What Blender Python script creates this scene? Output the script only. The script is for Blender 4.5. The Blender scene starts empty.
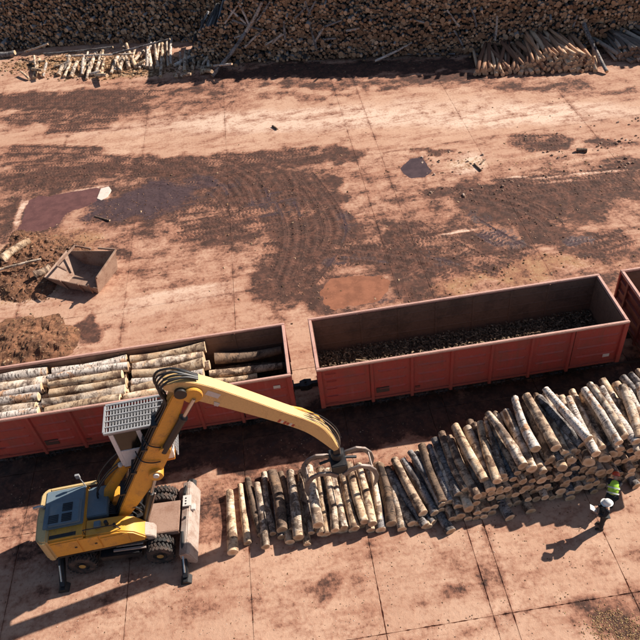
import bpy, bmesh, math, random
import numpy as np
from mathutils import Vector, Matrix, Euler
random.seed(7); np.random.seed(7)
S = bpy.context.scene
COL = S.collection
R = math.radians
# ------------------------------------------------------------ camera, sky, sun, exposure
cd = bpy.data.cameras.new('camera'); cam = bpy.data.objects.new('camera', cd); COL.objects.link(cam)
cam.location = (-6.644, -20.554, 24.097)
cam.rotation_euler = (0.811528, 0.094320, -0.123785)
cd.sensor_width = 36; cd.lens = 703.35 / 640 * 36; cd.clip_end = 2000
S.camera = cam
SUNV = Vector((1.36, 0.50, 1.0)).normalized()
w = bpy.data.worlds.new('World'); S.world = w; w.use_nodes = True
nt = w.node_tree; nt.nodes.clear()
sky = nt.nodes.new('ShaderNodeTexSky'); sky.sky_type = 'NISHITA'; sky.sun_disc = False
sky.sun_elevation = math.asin(SUNV.z); sky.sun_rotation = math.atan2(SUNV.x, SUNV.y)
bg = nt.nodes.new('ShaderNodeBackground'); bg.inputs['Strength'].default_value = 0.05
wo = nt.nodes.new('ShaderNodeOutputWorld')
nt.links.new(sky.outputs[0], bg.inputs[0]); nt.links.new(bg.outputs[0], wo.inputs[0])
sd = bpy.data.lights.new('sun', 'SUN'); sd.energy = 5.0; sd.angle = R(0.53); sd.color = (1.0, 0.91, 0.80)
so = bpy.data.objects.new('sun', sd); COL.objects.link(so); so.location = (30, 10, 40)
so.rotation_euler = (-SUNV).to_track_quat('-Z', 'Y').to_euler()
S.view_settings.view_transform = 'Standard'; S.view_settings.look = 'None'
S.view_settings.gamma = 1; S.view_settings.use_curve_mapping = False
S.view_settings.exposure = 0.8
S.render.resolution_x = 1024; S.render.resolution_y = 1024

# ------------------------------------------------------------ measured layout (metres, track along X)
TOP_LOGS = [
 ((-10.51, -6.95, 0.22), (-10.55, -4.26, 0.2), 0.189, "T"),
 ((-9.95, -6.63, 0.16), (-10.13, -3.99, 0.14), 0.131, "T"),
 ((-9.4, -6.38, 0.18), (-9.81, -3.76, 0.16), 0.145, "D"),
 ((-9.27, -6.97, 0.28), (-9.43, -4.17, 0.28), 0.164, "B"),
 ((-8.97, -6.43, 0.2), (-9.11, -3.64, 0.2), 0.131, "B"),
 ((-8.59, -6.51, 0.5), (-8.77, -3.87, 0.5), 0.212, "D"),
 ((-8.17, -6.47, 0.3), (-8.47, -3.84, 0.28), 0.179, "D"),
 ((-8.0, -6.93, 0.5), (-8.06, -4.0, 0.5), 0.189, "B"),
 ((-7.52, -6.71, 0.3), (-7.49, -3.76, 0.32), 0.123, "B"),
 ((-7.21, -6.74, 0.8), (-7.33, -4.09, 0.8), 0.208, "B"),
 ((-7.14, -6.87, 0.4), (-7.15, -4.22, 0.38), 0.17, "M"),
 ((-6.93, -6.94, 0.45), (-6.95, -4.29, 0.45), 0.122, "T"),
 ((-6.63, -6.91, 0.55), (-6.63, -4.26, 0.55), 0.155, "B"),
 ((-6.27, -6.83, 0.5), (-6.37, -4.18, 0.5), 0.135, "B"),
 ((-5.88, -6.94, 0.5), (-5.99, -4.29, 0.5), 0.155, "T"),
 ((-5.49, -6.8, 0.62), (-5.65, -4.15, 0.62), 0.155, "T"),
 ((-5.22, -6.91, 0.58), (-5.3, -4.23, 0.58), 0.162, "T"),
 ((-4.9, -6.65, 0.25), (-4.8, -4.0, 0.25), 0.123, "B"),
 ((-4.51, -6.87, 0.3), (-4.45, -4.22, 0.3), 0.205, "D"),
 ((-3.75, -6.98, 0.25), (-4.19, -4.37, 0.23), 0.171, "M"),
 ((-3.29, -7.18, 0.3), (-4.06, -4.64, 0.28), 0.143, "G"),
 ((-3.29, -6.83, 0.6), (-3.85, -4.24, 0.58), 0.177, "M"),
 ((-2.86, -6.85, 0.5), (-3.53, -4.29, 0.5), 0.15, "G"),
 ((-2.54, -6.67, 0.7), (-3.19, -4.1, 0.7), 0.143, "G"),
 ((-2.95, -7.05, 0.2), (-4.18, -4.7, 0.2), 0.137, "G"),
 ((-2.5, -6.61, 0.85), (-2.69, -3.97, 0.85), 0.156, "D"),
 ((-2.21, -6.61, 0.7), (-2.37, -3.96, 0.68), 0.157, "G"),
 ((-1.88, -6.51, 0.95), (-2.13, -3.87, 0.95), 0.177, "G"),
 ((-1.6, -6.45, 1.1), (-1.82, -3.72, 1.1), 0.156, "M"),
 ((-1.27, -6.86, 1.2), (-1.57, -4.22, 1.2), 0.175, "M"),
 ((-0.92, -6.43, 1.55), (-1.32, -3.81, 1.55), 0.169, "T"),
 ((-0.78, -6.08, 1.3), (-0.58, -3.39, 1.1), 0.164, "D"),
 ((-0.51, -6.65, 1.65), (-0.34, -3.91, 1.63), 0.155, "T"),
 ((-0.19, -6.4, 1.55), (-0.04, -3.76, 1.37), 0.136, "B"),
 ((0.17, -6.13, 1.3), (0.07, -3.48, 1.27), 0.145, "M"),
 ((0.48, -6.4, 2.0), (-0.01, -3.8, 1.98), 0.175, "B"),
 ((0.33, -6.41, 1.6), (0.46, -3.65, 1.58), 0.129, "M"),
 ((0.83, -6.46, 1.8), (0.77, -3.68, 1.78), 0.184, "B"),
 ((1.08, -5.98, 2.3), (1.19, -3.34, 2.08), 0.169, "W"),
 ((0.84, -6.4, 1.7), (1.22, -3.79, 1.45), 0.157, "M"),
 ((1.15, -6.41, 1.75), (1.48, -3.79, 1.49), 0.144, "M"),
 ((1.82, -6.05, 2.25), (1.62, -3.41, 2.22), 0.191, "M"),
 ((2.14, -5.72, 2.0), (2.18, -3.08, 1.76), 0.132, "B"),
 ((2.12, -6.21, 2.1), (2.41, -3.57, 1.9), 0.144, "T"),
 ((2.95, -6.11, 2.6), (2.29, -3.54, 2.58), 0.164, "W"),
 ((2.48, -6.13, 2.0), (2.49, -3.48, 1.97), 0.145, "B"),
 ((2.83, -6.01, 2.1), (2.11, -3.46, 2.05), 0.181, "G"),
 ((1.7, -6.21, 1.8), (2.03, -3.6, 1.52), 0.158, "M"),
 ((1.9, -6.63, 1.8), (2.37, -4.04, 1.5), 0.171, "T"),
 ((2.32, -6.41, 1.85), (2.89, -3.86, 1.42), 0.166, "T"),
 ((2.92, -6.57, 1.8), (3.48, -4.0, 1.44), 0.215, "M"),
 ((3.08, -6.59, 2.3), (3.12, -3.91, 2.3), 0.158, "W"),
 ((3.44, -6.33, 2.25), (3.53, -3.69, 2.03), 0.125, "B"),
 ((3.5, -6.59, 1.9), (3.87, -3.83, 1.8), 0.202, "M"),
 ((3.97, -6.41, 2.5), (3.75, -3.77, 2.5), 0.152, "W"),
 ((4.05, -6.46, 2.15), (4.05, -3.81, 2.15), 0.154, "B"),
 ((4.22, -6.24, 2.55), (4.04, -3.6, 2.55), 0.16, "B"),
 ((3.81, -6.51, 2.0), (4.52, -3.97, 1.72), 0.154, "B"),
 ((4.59, -6.49, 2.5), (4.4, -3.85, 2.48), 0.174, "W"),
 ((4.53, -6.42, 2.2), (4.93, -3.81, 2.0), 0.141, "B"),
 ((4.43, -6.54, 2.1), (4.51, -3.89, 2.06), 0.148, "M"),
 ((4.72, -6.42, 2.6), (5.27, -3.84, 2.38), 0.181, "B"),
 ((5.08, -6.58, 2.5), (5.44, -3.96, 2.27), 0.147, "W"),
 ((4.61, -6.77, 2.2), (5.06, -4.17, 1.93), 0.154, "B"),
 ((5.41, -6.39, 2.5), (5.95, -3.81, 2.28), 0.155, "W"),
 ((5.65, -6.58, 2.62), (6.16, -3.99, 2.39), 0.18, "B"),
 ((6.16, -6.34, 2.5), (6.51, -3.72, 2.28), 0.157, "B"),
 ((6.13, -6.48, 2.62), (6.76, -3.92, 2.39), 0.181, "B"),
 ((6.65, -6.23, 2.5), (7.14, -3.63, 2.28), 0.159, "M"),
 ((6.88, -6.42, 2.62), (7.34, -3.82, 2.39), 0.184, "M"),
 ((7.14, -6.12, 2.5), (7.78, -3.56, 2.25), 0.16, "W"),
 ((7.37, -6.31, 2.62), (7.95, -3.73, 2.4), 0.185, "B"),
 ((7.91, -6.06, 2.5), (8.33, -3.46, 2.24), 0.163, "M"),
 ((7.86, -6.2, 2.62), (8.58, -3.66, 2.38), 0.187, "B"),
 ((8.41, -5.95, 2.5), (8.95, -3.37, 2.26), 0.164, "B"),
]
POLES = [
 ((-26.5, 40.03, 0.15), (-27.42, 41.43, 0.35), 0.10),
 ((-27.13, 43.76, 0.15), (-25.26, 42.37, 0.55), 0.12),
 ((-26.56, 42.07, 0.15), (-25.1, 39.91, 0.75), 0.14),
 ((-26.06, 40.02, 0.15), (-26.13, 43.55, 0.35), 0.16),
 ((-25.97, 40.9, 0.15), (-26.61, 43.98, 0.55), 0.10),
 ((-25.34, 40.12, 0.15), (-25.04, 41.47, 0.75), 0.12),
 ((-24.64, 41.85, 0.15), (-23.16, 42.17, 0.35), 0.14),
 ((-24.0, 40.01, 0.15), (-23.66, 41.09, 0.55), 0.16),
 ((-23.64, 40.99, 0.15), (-23.09, 41.46, 0.75), 0.10),
 ((-23.42, 39.47, 0.15), (-23.14, 41.75, 0.35), 0.12),
 ((-23.39, 41.75, 0.15), (-23.32, 42.91, 0.55), 0.14),
 ((-22.81, 39.26, 0.15), (-22.29, 40.86, 0.75), 0.16),
 ((-22.02, 40.39, 0.15), (-21.84, 43.68, 0.35), 0.10),
 ((-21.85, 39.28, 0.15), (-21.1, 41.06, 0.55), 0.12),
 ((-21.85, 39.3, 0.15), (-21.88, 41.84, 0.75), 0.14),
 ((-21.97, 42.12, 0.15), (-20.59, 42.25, 0.35), 0.16),
 ((-21.38, 38.3, 0.15), (-21.19, 40.23, 0.55), 0.10),
 ((-21.34, 39.2, 0.15), (-21.09, 40.29, 0.75), 0.12),
 ((-21.33, 39.27, 0.15), (-20.21, 39.05, 0.35), 0.14),
 ((-21.31, 40.38, 0.15), (-20.94, 42.68, 0.55), 0.16),
 ((-20.78, 38.91, 0.15), (-20.42, 42.79, 0.75), 0.10),
 ((-20.82, 39.72, 0.15), (-20.19, 41.19, 0.35), 0.12),
 ((-20.67, 39.24, 0.15), (-20.4, 40.75, 0.55), 0.14),
 ((-20.59, 38.69, 0.15), (-19.34, 36.95, 0.75), 0.16),
 ((-20.5, 39.51, 0.15), (-20.47, 43.58, 0.35), 0.10),
 ((-20.15, 38.52, 0.15), (-20.06, 41.23, 0.55), 0.12),
 ((-19.35, 38.69, 0.15), (-18.93, 40.03, 0.75), 0.14),
 ((-19.04, 39.01, 0.15), (-18.96, 42.12, 0.35), 0.16),
 ((-19.01, 40.91, 0.15), (-18.33, 41.39, 0.55), 0.10),
 ((-18.76, 39.05, 0.15), (-18.99, 40.42, 0.75), 0.12),
 ((-18.63, 38.91, 0.15), (-18.39, 41.11, 0.35), 0.14),
 ((-17.9, 39.31, 0.15), (-18.97, 44.73, 0.55), 0.16),
 ((-17.73, 40.0, 0.15), (-17.36, 42.04, 0.75), 0.10),
 ((-17.69, 40.25, 0.15), (-16.72, 42.14, 0.35), 0.12),
 ((-17.33, 39.22, 0.15), (-16.43, 39.4, 0.55), 0.14),
 ((-17.32, 39.47, 0.15), (-18.23, 43.15, 0.75), 0.16),
 ((-17.0, 39.0, 0.15), (-16.29, 40.43, 0.35), 0.10),
 ((-16.57, 39.2, 0.15), (-16.06, 43.26, 0.55), 0.12),
 ((-16.32, 38.91, 0.15), (-16.34, 42.07, 0.75), 0.14),
 ((-15.96, 38.64, 0.15), (-16.35, 44.28, 0.35), 0.16),
 ((-15.51, 38.48, 0.15), (-15.33, 43.38, 0.55), 0.10),
 ((-15.31, 38.41, 0.15), (-15.7, 42.61, 0.75), 0.12),
 ((-15.1, 36.69, 0.15), (-15.13, 40.37, 0.35), 0.14),
 ((-14.94, 38.63, 0.15), (-15.19, 43.73, 0.55), 0.16),
 ((-14.49, 38.48, 0.15), (-14.64, 42.61, 0.75), 0.10),
 ((-14.3, 38.76, 0.15), (-14.35, 43.93, 0.35), 0.12),
 ((-14.04, 38.41, 0.15), (-12.52, 38.89, 0.55), 0.14),
 ((-13.79, 35.99, 0.15), (-13.21, 36.62, 0.75), 0.16),
 ((-13.51, 38.21, 0.15), (-13.5, 40.52, 0.35), 0.10),
 ((-13.39, 36.11, 0.15), (-12.45, 35.34, 0.55), 0.12),
 ((-13.09, 37.1, 0.15), (-12.87, 39.71, 0.75), 0.14),
 ((-12.93, 37.93, 0.15), (-12.62, 40.67, 0.35), 0.16),
 ((-12.56, 37.58, 0.15), (-11.71, 39.66, 0.55), 0.10),
 ((-12.44, 36.73, 0.15), (-12.19, 39.81, 0.75), 0.12),
 ((-12.14, 37.39, 0.15), (-10.77, 36.95, 0.35), 0.14),
 ((-11.96, 37.25, 0.15), (-11.79, 40.16, 0.55), 0.16),
 ((-11.81, 36.94, 0.15), (-10.76, 38.63, 0.75), 0.10),
 ((-11.78, 36.11, 0.15), (-11.01, 36.14, 0.35), 0.12),
 ((-11.66, 38.67, 0.15), (-10.92, 39.25, 0.55), 0.14),
 ((-11.61, 36.63, 0.15), (-10.72, 34.77, 0.75), 0.16),
 ((-11.55, 36.77, 0.15), (-11.47, 41.31, 0.35), 0.10),
 ((-11.12, 36.96, 0.15), (-11.02, 40.63, 0.55), 0.12),
]
FALLEN = [
 ((-30.63, 48.26, 0.35), (-29.17, 48.07, 0.4)),
 ((-30.2, 46.13, 0.3), (-28.75, 45.93, 0.4)),
 ((-25.8, 44.29, 0.5), (-19.27, 42.24, 1.0)),
 ((-23.73, 43.34, 0.4), (-17.37, 40.52, 0.8)),
 ((-19.02, 40.13, 1.2), (-13.89, 39.07, 2.15)),
 ((-27.71, 45.42, 0.5), (-25.24, 44.59, 1.2)),
 ((-10.82, 35.2, 0.2), (-7.57, 37.42, 2.45)),
 ((-10.57, 36.13, 0.6), (-9.03, 34.57, 1.2)),
 ((-12.58, 38.29, 0.5), (-9.66, 39.84, 1.5)),
 ((-7.57, 37.42, 2.45), (-5.93, 37.66, 4.5)),
 ((-8.53, 37.96, 3.35), (-6.26, 37.09, 2.55)),
 ((-8.69, 38.3, 4.2), (-7.46, 37.63, 3.0)),
 ((-6.61, 37.31, 0.2), (-3.6, 36.24, 0.2)),
 ((2.21, 33.34, 0.3), (5.27, 33.72, 1.15)),
 ((4.7, 34.08, 0.2), (8.5, 32.72, 0.2)),
 ((17.82, 30.75, 1.95), (17.92, 26.08, 0.2)),
 ((-5.3, 37.41, 4.5), (-6.64, 37.34, 3.15)),
 ((-7.81, 38.14, 4.6), (-7.19, 37.47, 2.7)),
 ((-2.16, 35.62, 1.0), (-2.44, 36.25, 2.65)),
 ((-6.17, 36.79, 1.4), (-4.33, 36.58, 2.25)),
 ((-2.3, 36.39, 3.45), (-2.58, 36.67, 4.45)),
 ((-6.51, 37.51, 3.5), (-6.07, 37.69, 4.4)),
 ((-3.55, 36.65, 3.25), (-2.61, 36.56, 4.0)),
 ((-8.59, 37.58, 2.05), (-7.71, 37.5, 2.3)),
 ((-2.5, 36.38, 3.45), (-1.76, 36.48, 4.4)),
 ((-2.37, 35.85, 1.3), (-1.32, 35.91, 2.6)),
 ((-1.37, 35.89, 2.5), (0.09, 35.64, 2.95)),
 ((-9.16, 38.06, 3.1), (-7.87, 38.13, 4.35)),
 ((-4.51, 36.53, 1.75), (-4.44, 36.77, 3.1)),
 ((-5.58, 36.75, 1.5), (-4.72, 36.65, 2.25)),
 ((-1.51, 35.68, 1.6), (-0.5, 35.42, 1.65)),
 ((-7.87, 37.26, 1.3), (-6.76, 37.11, 2.15)),
 ((-7.69, 37.26, 1.5), (-6.13, 37.08, 2.6)),
 ((5.27, 34.23, 2.8), (6.79, 33.67, 2.4)),
 ((10.13, 32.83, 2.05), (9.81, 33.24, 3.3)),
 ((8.88, 33.09, 2.15), (8.0, 33.63, 3.35)),
 ((9.08, 32.69, 0.8), (8.45, 33.16, 1.9)),
 ((0.33, 35.31, 2.2), (1.38, 35.13, 2.35)),
 ((17.06, 30.93, 1.75), (17.35, 31.07, 2.55)),
 ((11.46, 32.17, 1.05), (11.65, 32.64, 2.75)),
]
MUD_SHADE = [  # mud patches, plus wagon and back pile shadows painted as dark ground
 (-21.46,23.27,5.83,-0.49,0.37,-1.87,0.80),
 (-13.85,21.77,4.01,-1.41,0.03,-2.01,0.80),
 (-9.56,18.70,3.35,-1.82,-0.35,-3.05,0.95),
 (-6.15,17.17,3.35,-0.91,-0.29,-3.20,0.75),
 (-7.12,21.14,5.26,-0.80,-0.06,-1.51,0.60),
 (-15.02,18.43,4.42,0.22,0.40,-2.71,0.90),
 (-10.62,14.02,2.55,-1.43,-0.31,-2.41,0.60),
 (-6.06,11.87,2.38,-2.19,-0.97,-2.85,0.80),
 (-6.95,8.48,2.10,-0.50,-0.22,-2.37,0.80),
 (-4.06,13.86,1.38,-0.36,-0.39,-2.87,0.90),
 (-3.17,11.91,1.67,-0.43,-0.22,-1.47,0.60),
 (-0.41,11.20,1.41,-0.36,-0.30,-1.43,0.70),
 (-1.94,9.17,3.74,-0.49,-0.19,-1.34,0.75),
 (1.10,8.07,2.03,-0.50,-0.28,-1.12,0.60),
 (-0.43,6.11,1.96,-0.46,-0.24,-1.04,0.40),
 (5.70,12.31,2.73,-1.98,-1.09,-2.43,0.85),
 (9.47,12.89,5.12,-0.56,-0.62,-1.92,0.75),
 (7.05,9.48,1.93,-1.36,-0.56,-1.13,0.70),
 (3.54,8.98,2.30,-2.37,-0.79,-1.47,0.60),
 (8.35,7.77,2.18,-1.16,-0.61,-1.23,0.60),
 (10.38,6.82,2.69,0.09,-0.25,-0.78,0.50),
 (13.11,12.98,3.18,-0.88,-1.01,-2.28,0.60),
 (4.54,14.46,3.47,-0.60,-0.15,-0.61,0.80),
 (10.58,18.43,2.30,-0.51,-0.20,-0.59,0.90),
 (14.28,17.07,1.70,-0.51,-0.24,-0.57,0.50),
 (-2.50,20.45,1.66,-0.48,-0.13,-0.86,0.70),
 (-3.55,17.63,0.86,-0.24,-0.15,-1.13,0.60),
 (3.23,19.17,1.35,-0.40,-0.11,-0.48,0.60),
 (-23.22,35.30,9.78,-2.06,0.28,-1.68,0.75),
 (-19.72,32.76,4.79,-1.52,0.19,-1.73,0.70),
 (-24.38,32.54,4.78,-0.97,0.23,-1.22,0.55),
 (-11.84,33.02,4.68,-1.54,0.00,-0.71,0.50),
 (-25.51,26.45,2.26,-0.65,0.29,-1.46,0.35),
 (-20.40,20.48,7.88,-0.65,0.38,-1.96,0.50),
 (-22.72,18.77,2.65,-0.69,0.60,-3.34,0.75),
 (-17.41,6.91,0.81,0.03,0.22,-0.99,0.95),
 (-21.92,7.02,0.32,-0.07,0.09,-0.46,0.60),
 (-14.23,14.95,3.60,-0.39,0.13,-1.44,0.40),
 (-16.52,13.53,1.78,-0.44,0.10,-1.16,0.40),
 (-5.07,6.40,1.31,-0.30,-0.20,-1.48,0.80),
 (-0.51,6.94,1.30,-0.31,-0.50,-2.24,0.70),
 (-3.32,4.48,1.92,-0.43,-0.15,-0.83,0.50),
 (8.93,11.45,4.39,-0.60,-0.73,-2.17,0.70),
 (8.46,4.80,2.76,-0.67,-0.54,-1.27,0.35),
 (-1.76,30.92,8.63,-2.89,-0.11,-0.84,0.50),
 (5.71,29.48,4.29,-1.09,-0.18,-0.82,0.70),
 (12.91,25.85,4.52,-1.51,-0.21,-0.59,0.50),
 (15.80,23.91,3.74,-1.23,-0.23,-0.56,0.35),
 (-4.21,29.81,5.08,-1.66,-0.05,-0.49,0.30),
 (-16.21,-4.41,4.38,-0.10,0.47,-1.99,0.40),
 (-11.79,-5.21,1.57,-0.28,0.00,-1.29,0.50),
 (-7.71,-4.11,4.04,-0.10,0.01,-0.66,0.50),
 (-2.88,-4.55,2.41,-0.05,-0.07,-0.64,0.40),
 (-6.62,-1.88,9.93,0.00,0.01,-1.64,1.10),  # dark track ground with the wagons' shadow strip painted into it
 (-16.48,-2.06,5.90,0.00,0.41,-1.71,1.10),  # same painted wagon shadow, left part
 (3.03,-1.76,7.02,-0.01,-0.36,-1.57,1.10),  # same painted wagon shadow, right part
 (-3.15,-1.91,8.66,-0.01,-0.11,-1.35,1.10),  # same painted wagon shadow, middle part
 (-1.40,33.57,11.42,-2.48,-0.16,-1.44,1.00),  # back pile's shadow band painted dark on the ground
 (6.97,31.43,4.39,-1.15,-0.28,-1.21,0.90),  # same painted pile shadow, right part
 (-8.57,35.27,3.98,-1.36,-0.05,-1.31,0.80),  # same painted pile shadow, left part
 (1.56,-10.71,1.38,0.01,-0.12,-0.53,0.35),
 (2.18,-11.67,1.25,-0.21,-0.32,-0.73,0.45),
 (-7.18,-9.24,0.47,-0.17,-0.27,-0.86,0.35),
 (-3.07,-9.93,0.68,-0.12,-0.09,-0.34,0.30),
]
FILM = [
 (-4.70,13.51,18.91,-3.19,-0.70,-7.41,0.34),
 (-18.15,32.78,12.43,-2.58,0.40,-3.75,0.42),
 (9.10,11.92,8.25,-2.22,-2.24,-5.93,0.30),
 (-9.17,7.36,6.11,-1.42,-0.15,-2.97,0.12),
 (5.67,29.31,13.41,-4.53,-0.38,-1.60,0.35),
 (-14.74,13.09,8.03,-2.01,0.29,-5.31,0.12),
 (-1.99,-8.62,2.08,-0.36,-0.31,-1.08,0.16),
 (-14.71,-7.97,5.07,-0.85,0.16,-1.80,0.16),
 (-8.23,-9.06,4.83,-0.82,-0.14,-1.38,0.14),
 (2.17,-10.10,1.96,-0.34,-0.55,-1.31,0.12),
 (-6.58,-4.80,5.98,-0.14,-0.01,-0.82,0.35),
 (-13.46,34.84,9.45,-3.16,0.02,-1.11,0.40),
 (-3.82,7.73,4.56,-1.09,-0.58,-3.73,0.30),
 (6.57,5.25,6.11,-0.13,-0.40,-1.44,0.35),
]
CLEAN = [
 (-19.78,20.79,1.96,0.04,0.04,-0.20,1.00),
 (-23.41,19.07,0.35,-0.27,0.01,-2.08,1.00),
 (-23.00,20.34,0.52,0.23,0.14,-0.36,1.00),
 (-18.04,19.95,0.40,-0.11,0.07,-0.72,1.00),
 (2.53,10.35,1.34,-0.02,-0.03,-0.14,1.00),
 (8.26,14.56,2.53,-0.44,-0.04,-0.12,0.90),
 (12.38,14.09,2.49,-0.44,-0.05,-0.12,0.90),
 (9.77,13.69,1.72,-0.25,-0.05,-0.15,0.80),
 (-12.89,8.88,3.74,0.14,0.04,-0.34,0.60),
 (5.25,16.95,1.06,-0.30,-0.32,-1.11,0.90),
]
WET = [
 (-20.15,18.66,3.30,-0.05,0.53,-2.51,0.90),
 (-15.02,18.43,3.47,0.17,0.33,-2.28,0.90),
 (-11.82,19.21,2.57,-0.71,0.00,-1.41,0.60),
 (-7.51,15.85,2.29,-1.36,-0.31,-1.81,0.45),
 (-3.48,13.71,1.14,-0.30,-0.37,-2.50,0.45),
 (4.76,9.31,1.51,-1.23,-0.47,-0.94,0.62),
 (8.41,7.93,0.86,-0.52,-0.40,-0.77,0.70),
 (1.94,17.53,0.84,-0.24,-0.23,-1.02,1.00),
 (11.06,16.25,0.57,-0.16,-0.21,-0.54,0.60),
 (-3.46,6.66,2.15,-0.27,-0.18,-1.51,0.60),
 (-3.58,9.22,2.68,-0.35,-0.08,-0.68,0.50),
 (1.19,8.40,1.39,-0.79,-0.21,-0.55,0.40),
 (4.25,11.37,1.08,-1.52,-0.56,-0.92,0.50),
 (-6.25,-2.38,7.23,0.00,-0.01,-0.82,0.40),
]
SAWDUST = [
 (4.86,6.31,4.68,-0.09,-0.22,-0.91,0.80),
 (0.55,5.88,1.82,-0.18,-0.17,-0.89,0.80),
 (2.27,6.44,2.04,-0.20,-0.17,-0.77,0.70),
 (9.02,6.13,2.54,-0.19,-0.21,-0.61,0.50),
 (-20.32,15.48,3.71,-0.94,0.21,-1.44,0.70),
 (-22.28,13.05,3.58,-0.87,0.68,-3.63,0.80),
 (-20.61,6.88,2.66,-0.59,0.40,-2.21,0.80),
 (-21.52,41.58,9.67,-2.59,0.33,-2.59,0.90),
 (-18.68,39.14,5.99,-1.58,0.14,-1.44,0.90),
 (2.18,-11.67,1.25,-0.21,-0.30,-0.67,0.70),
 (10.65,16.01,4.48,-1.30,-0.56,-1.50,0.30),
 (-5.07,6.40,1.01,-0.23,-0.10,-0.75,0.30),
 (-11.40,-5.28,0.63,-0.12,-0.01,-1.69,0.50),
 (5.25,16.95,1.76,-0.50,-0.32,-1.11,0.50),
 (-4.40,4.00,1.90,-0.42,-0.11,-0.68,0.50),
]
PALE = [
 (-4.60,26.05,13.61,-3.21,-0.20,-2.31,0.90),
 (10.20,22.17,10.01,-2.34,-0.58,-1.82,0.90),
 (4.56,24.71,9.25,-2.20,-0.55,-2.50,0.60),
 (-19.11,20.73,3.91,0.07,0.07,-0.38,1.00),
 (-23.63,18.24,0.56,-0.45,-0.03,-1.61,1.00),
 (-23.11,20.26,0.82,-0.22,0.13,-0.74,0.80),
 (5.25,16.95,1.29,-0.37,-0.44,-1.54,0.90),
 (-21.19,10.15,1.94,0.08,0.25,-0.87,0.50),
 (-12.88,8.22,4.76,0.17,0.11,-0.81,0.60),
 (3.80,9.84,1.64,-0.12,-0.06,-0.27,0.60),
 (2.53,10.35,1.12,-0.02,-0.03,-0.18,0.80),
 (8.26,14.56,2.30,-0.40,-0.07,-0.20,0.90),
 (12.38,14.09,2.83,-0.50,-0.08,-0.20,0.90),
 (-15.54,28.20,8.79,-1.74,0.12,-1.55,0.50),
 (1.11,-9.16,2.03,-0.36,-0.19,-0.50,0.25),
 (-1.55,-10.71,0.98,-0.17,-0.10,-0.33,0.30),
]
TRACKS = [
 [(-26.27,26.67), (-21.81,25.66), (-16.67,23.49), (-11.82,20.94)],
 [(-25.91,24.92), (-20.88,24.03), (-15.22,22.16)],
 [(-26.59,28.20), (-21.19,26.33), (-18.24,25.46)],
 [(-17.28,22.48), (-12.50,21.38), (-10.19,19.48), (-9.15,16.29)],
 [(-15.84,21.31), (-12.15,19.78), (-10.42,17.65), (-9.66,14.29)],
 [(-15.25,22.82), (-11.15,21.91), (-8.58,19.03), (-7.88,14.87)],
 [(-11.83,22.50), (-7.11,21.40), (-3.06,21.28)],
 [(-14.00,16.81), (-9.95,16.50), (-4.31,16.67)],
 [(-13.59,13.78), (-10.02,14.07), (-5.81,14.32)],
 [(-13.93,14.87), (-10.30,14.97), (-6.30,15.53)],
 [(-5.29,19.34), (-3.99,14.37), (-4.11,11.37), (-6.51,7.54)],
 [(-7.26,19.27), (-6.25,12.90), (-7.55,7.79)],
 [(-6.25,19.61), (-5.11,12.61), (-6.77,7.60)],
 [(-8.95,11.64), (-4.51,10.53), (0.08,8.32), (2.34,6.67)],
 [(-7.36,10.14), (-4.07,9.70), (-0.65,10.03), (3.15,9.54)],
 [(2.72,14.52), (5.86,12.80), (7.53,10.81), (7.92,8.79)],
 [(4.48,14.26), (6.79,12.03), (7.21,9.91)],
 [(3.24,11.94), (4.32,9.71), (6.11,6.84)],
 [(1.15,10.52), (3.13,7.57), (4.79,6.08)],
 [(7.30,7.15), (9.58,7.46), (12.01,8.02)],
 [(5.14,14.41), (9.85,13.89), (14.55,13.48)],
 [(5.40,13.24), (10.09,12.94), (14.09,12.49)],
 [(-27.71,33.58), (-22.75,32.03), (-17.21,30.79)],
 [(-28.22,36.01), (-22.28,34.28), (-16.55,32.44)],
 [(-26.24,34.14), (-21.31,32.93), (-15.72,31.49)],
 [(-28.50,37.38), (-20.81,35.42), (-14.23,33.44)],
 [(7.88,19.24), (12.40,18.02)],
 [(8.59,18.37), (11.97,17.76)],
 [(-0.83,12.00), (0.51,10.20), (1.10,8.07)],
 [(0.10,12.26), (1.15,10.04), (1.87,7.88)],
 [(-24.04,30.48), (-17.87,29.54)],
 [(-24.68,22.26), (-21.32,22.33), (-17.88,21.62)],
 [(-25.62,23.53), (-22.16,23.33), (-17.95,22.41)],
]
PUDDLE_RED = [(-23.13,16.92), (-23.05,18.53), (-22.92,20.68), (-21.10,20.79), (-18.72,20.74), (-18.42,19.82), (-18.48,19.13), (-18.78,18.98), (-19.50,18.60), (-20.36,18.38), (-20.74,17.05), (-21.73,16.67)]
PUDDLE_BROWN = [(-5.32,7.26), (-4.87,7.90), (-3.69,7.87), (-2.34,7.63), (-1.70,7.06), (-2.04,6.41), (-2.65,5.92), (-3.64,5.61), (-4.75,5.71), (-5.35,6.23)]
PUDDLE_DARK = [(1.09,17.77), (1.78,18.57), (2.48,18.49), (2.68,17.69), (2.84,17.03), (2.30,16.35), (1.51,16.45), (1.19,17.02)]
PUDDLE_WET = [(7.46,8.17), (8.22,8.71), (9.14,8.38), (9.28,7.53), (8.73,6.97), (7.82,7.11)]
CHALK = [(-18.52,19.49), (-18.38,20.65), (-17.86,20.75), (-17.61,20.20), (-17.86,19.43), (-18.22,19.18)]
HEAP_A = [(-23.66,14.14), (-23.02,17.00), (-20.32,15.48), (-18.43,13.81), (-19.39,13.10), (-19.98,11.59), (-20.42,10.14), (-21.76,10.29), (-22.99,10.91), (-24.50,12.67)]
HEAP_B = [(-22.94,8.15), (-20.86,8.30), (-19.26,8.25), (-18.37,7.13), (-18.30,5.79), (-19.31,5.16), (-20.81,5.21), (-22.40,5.69)]
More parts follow.
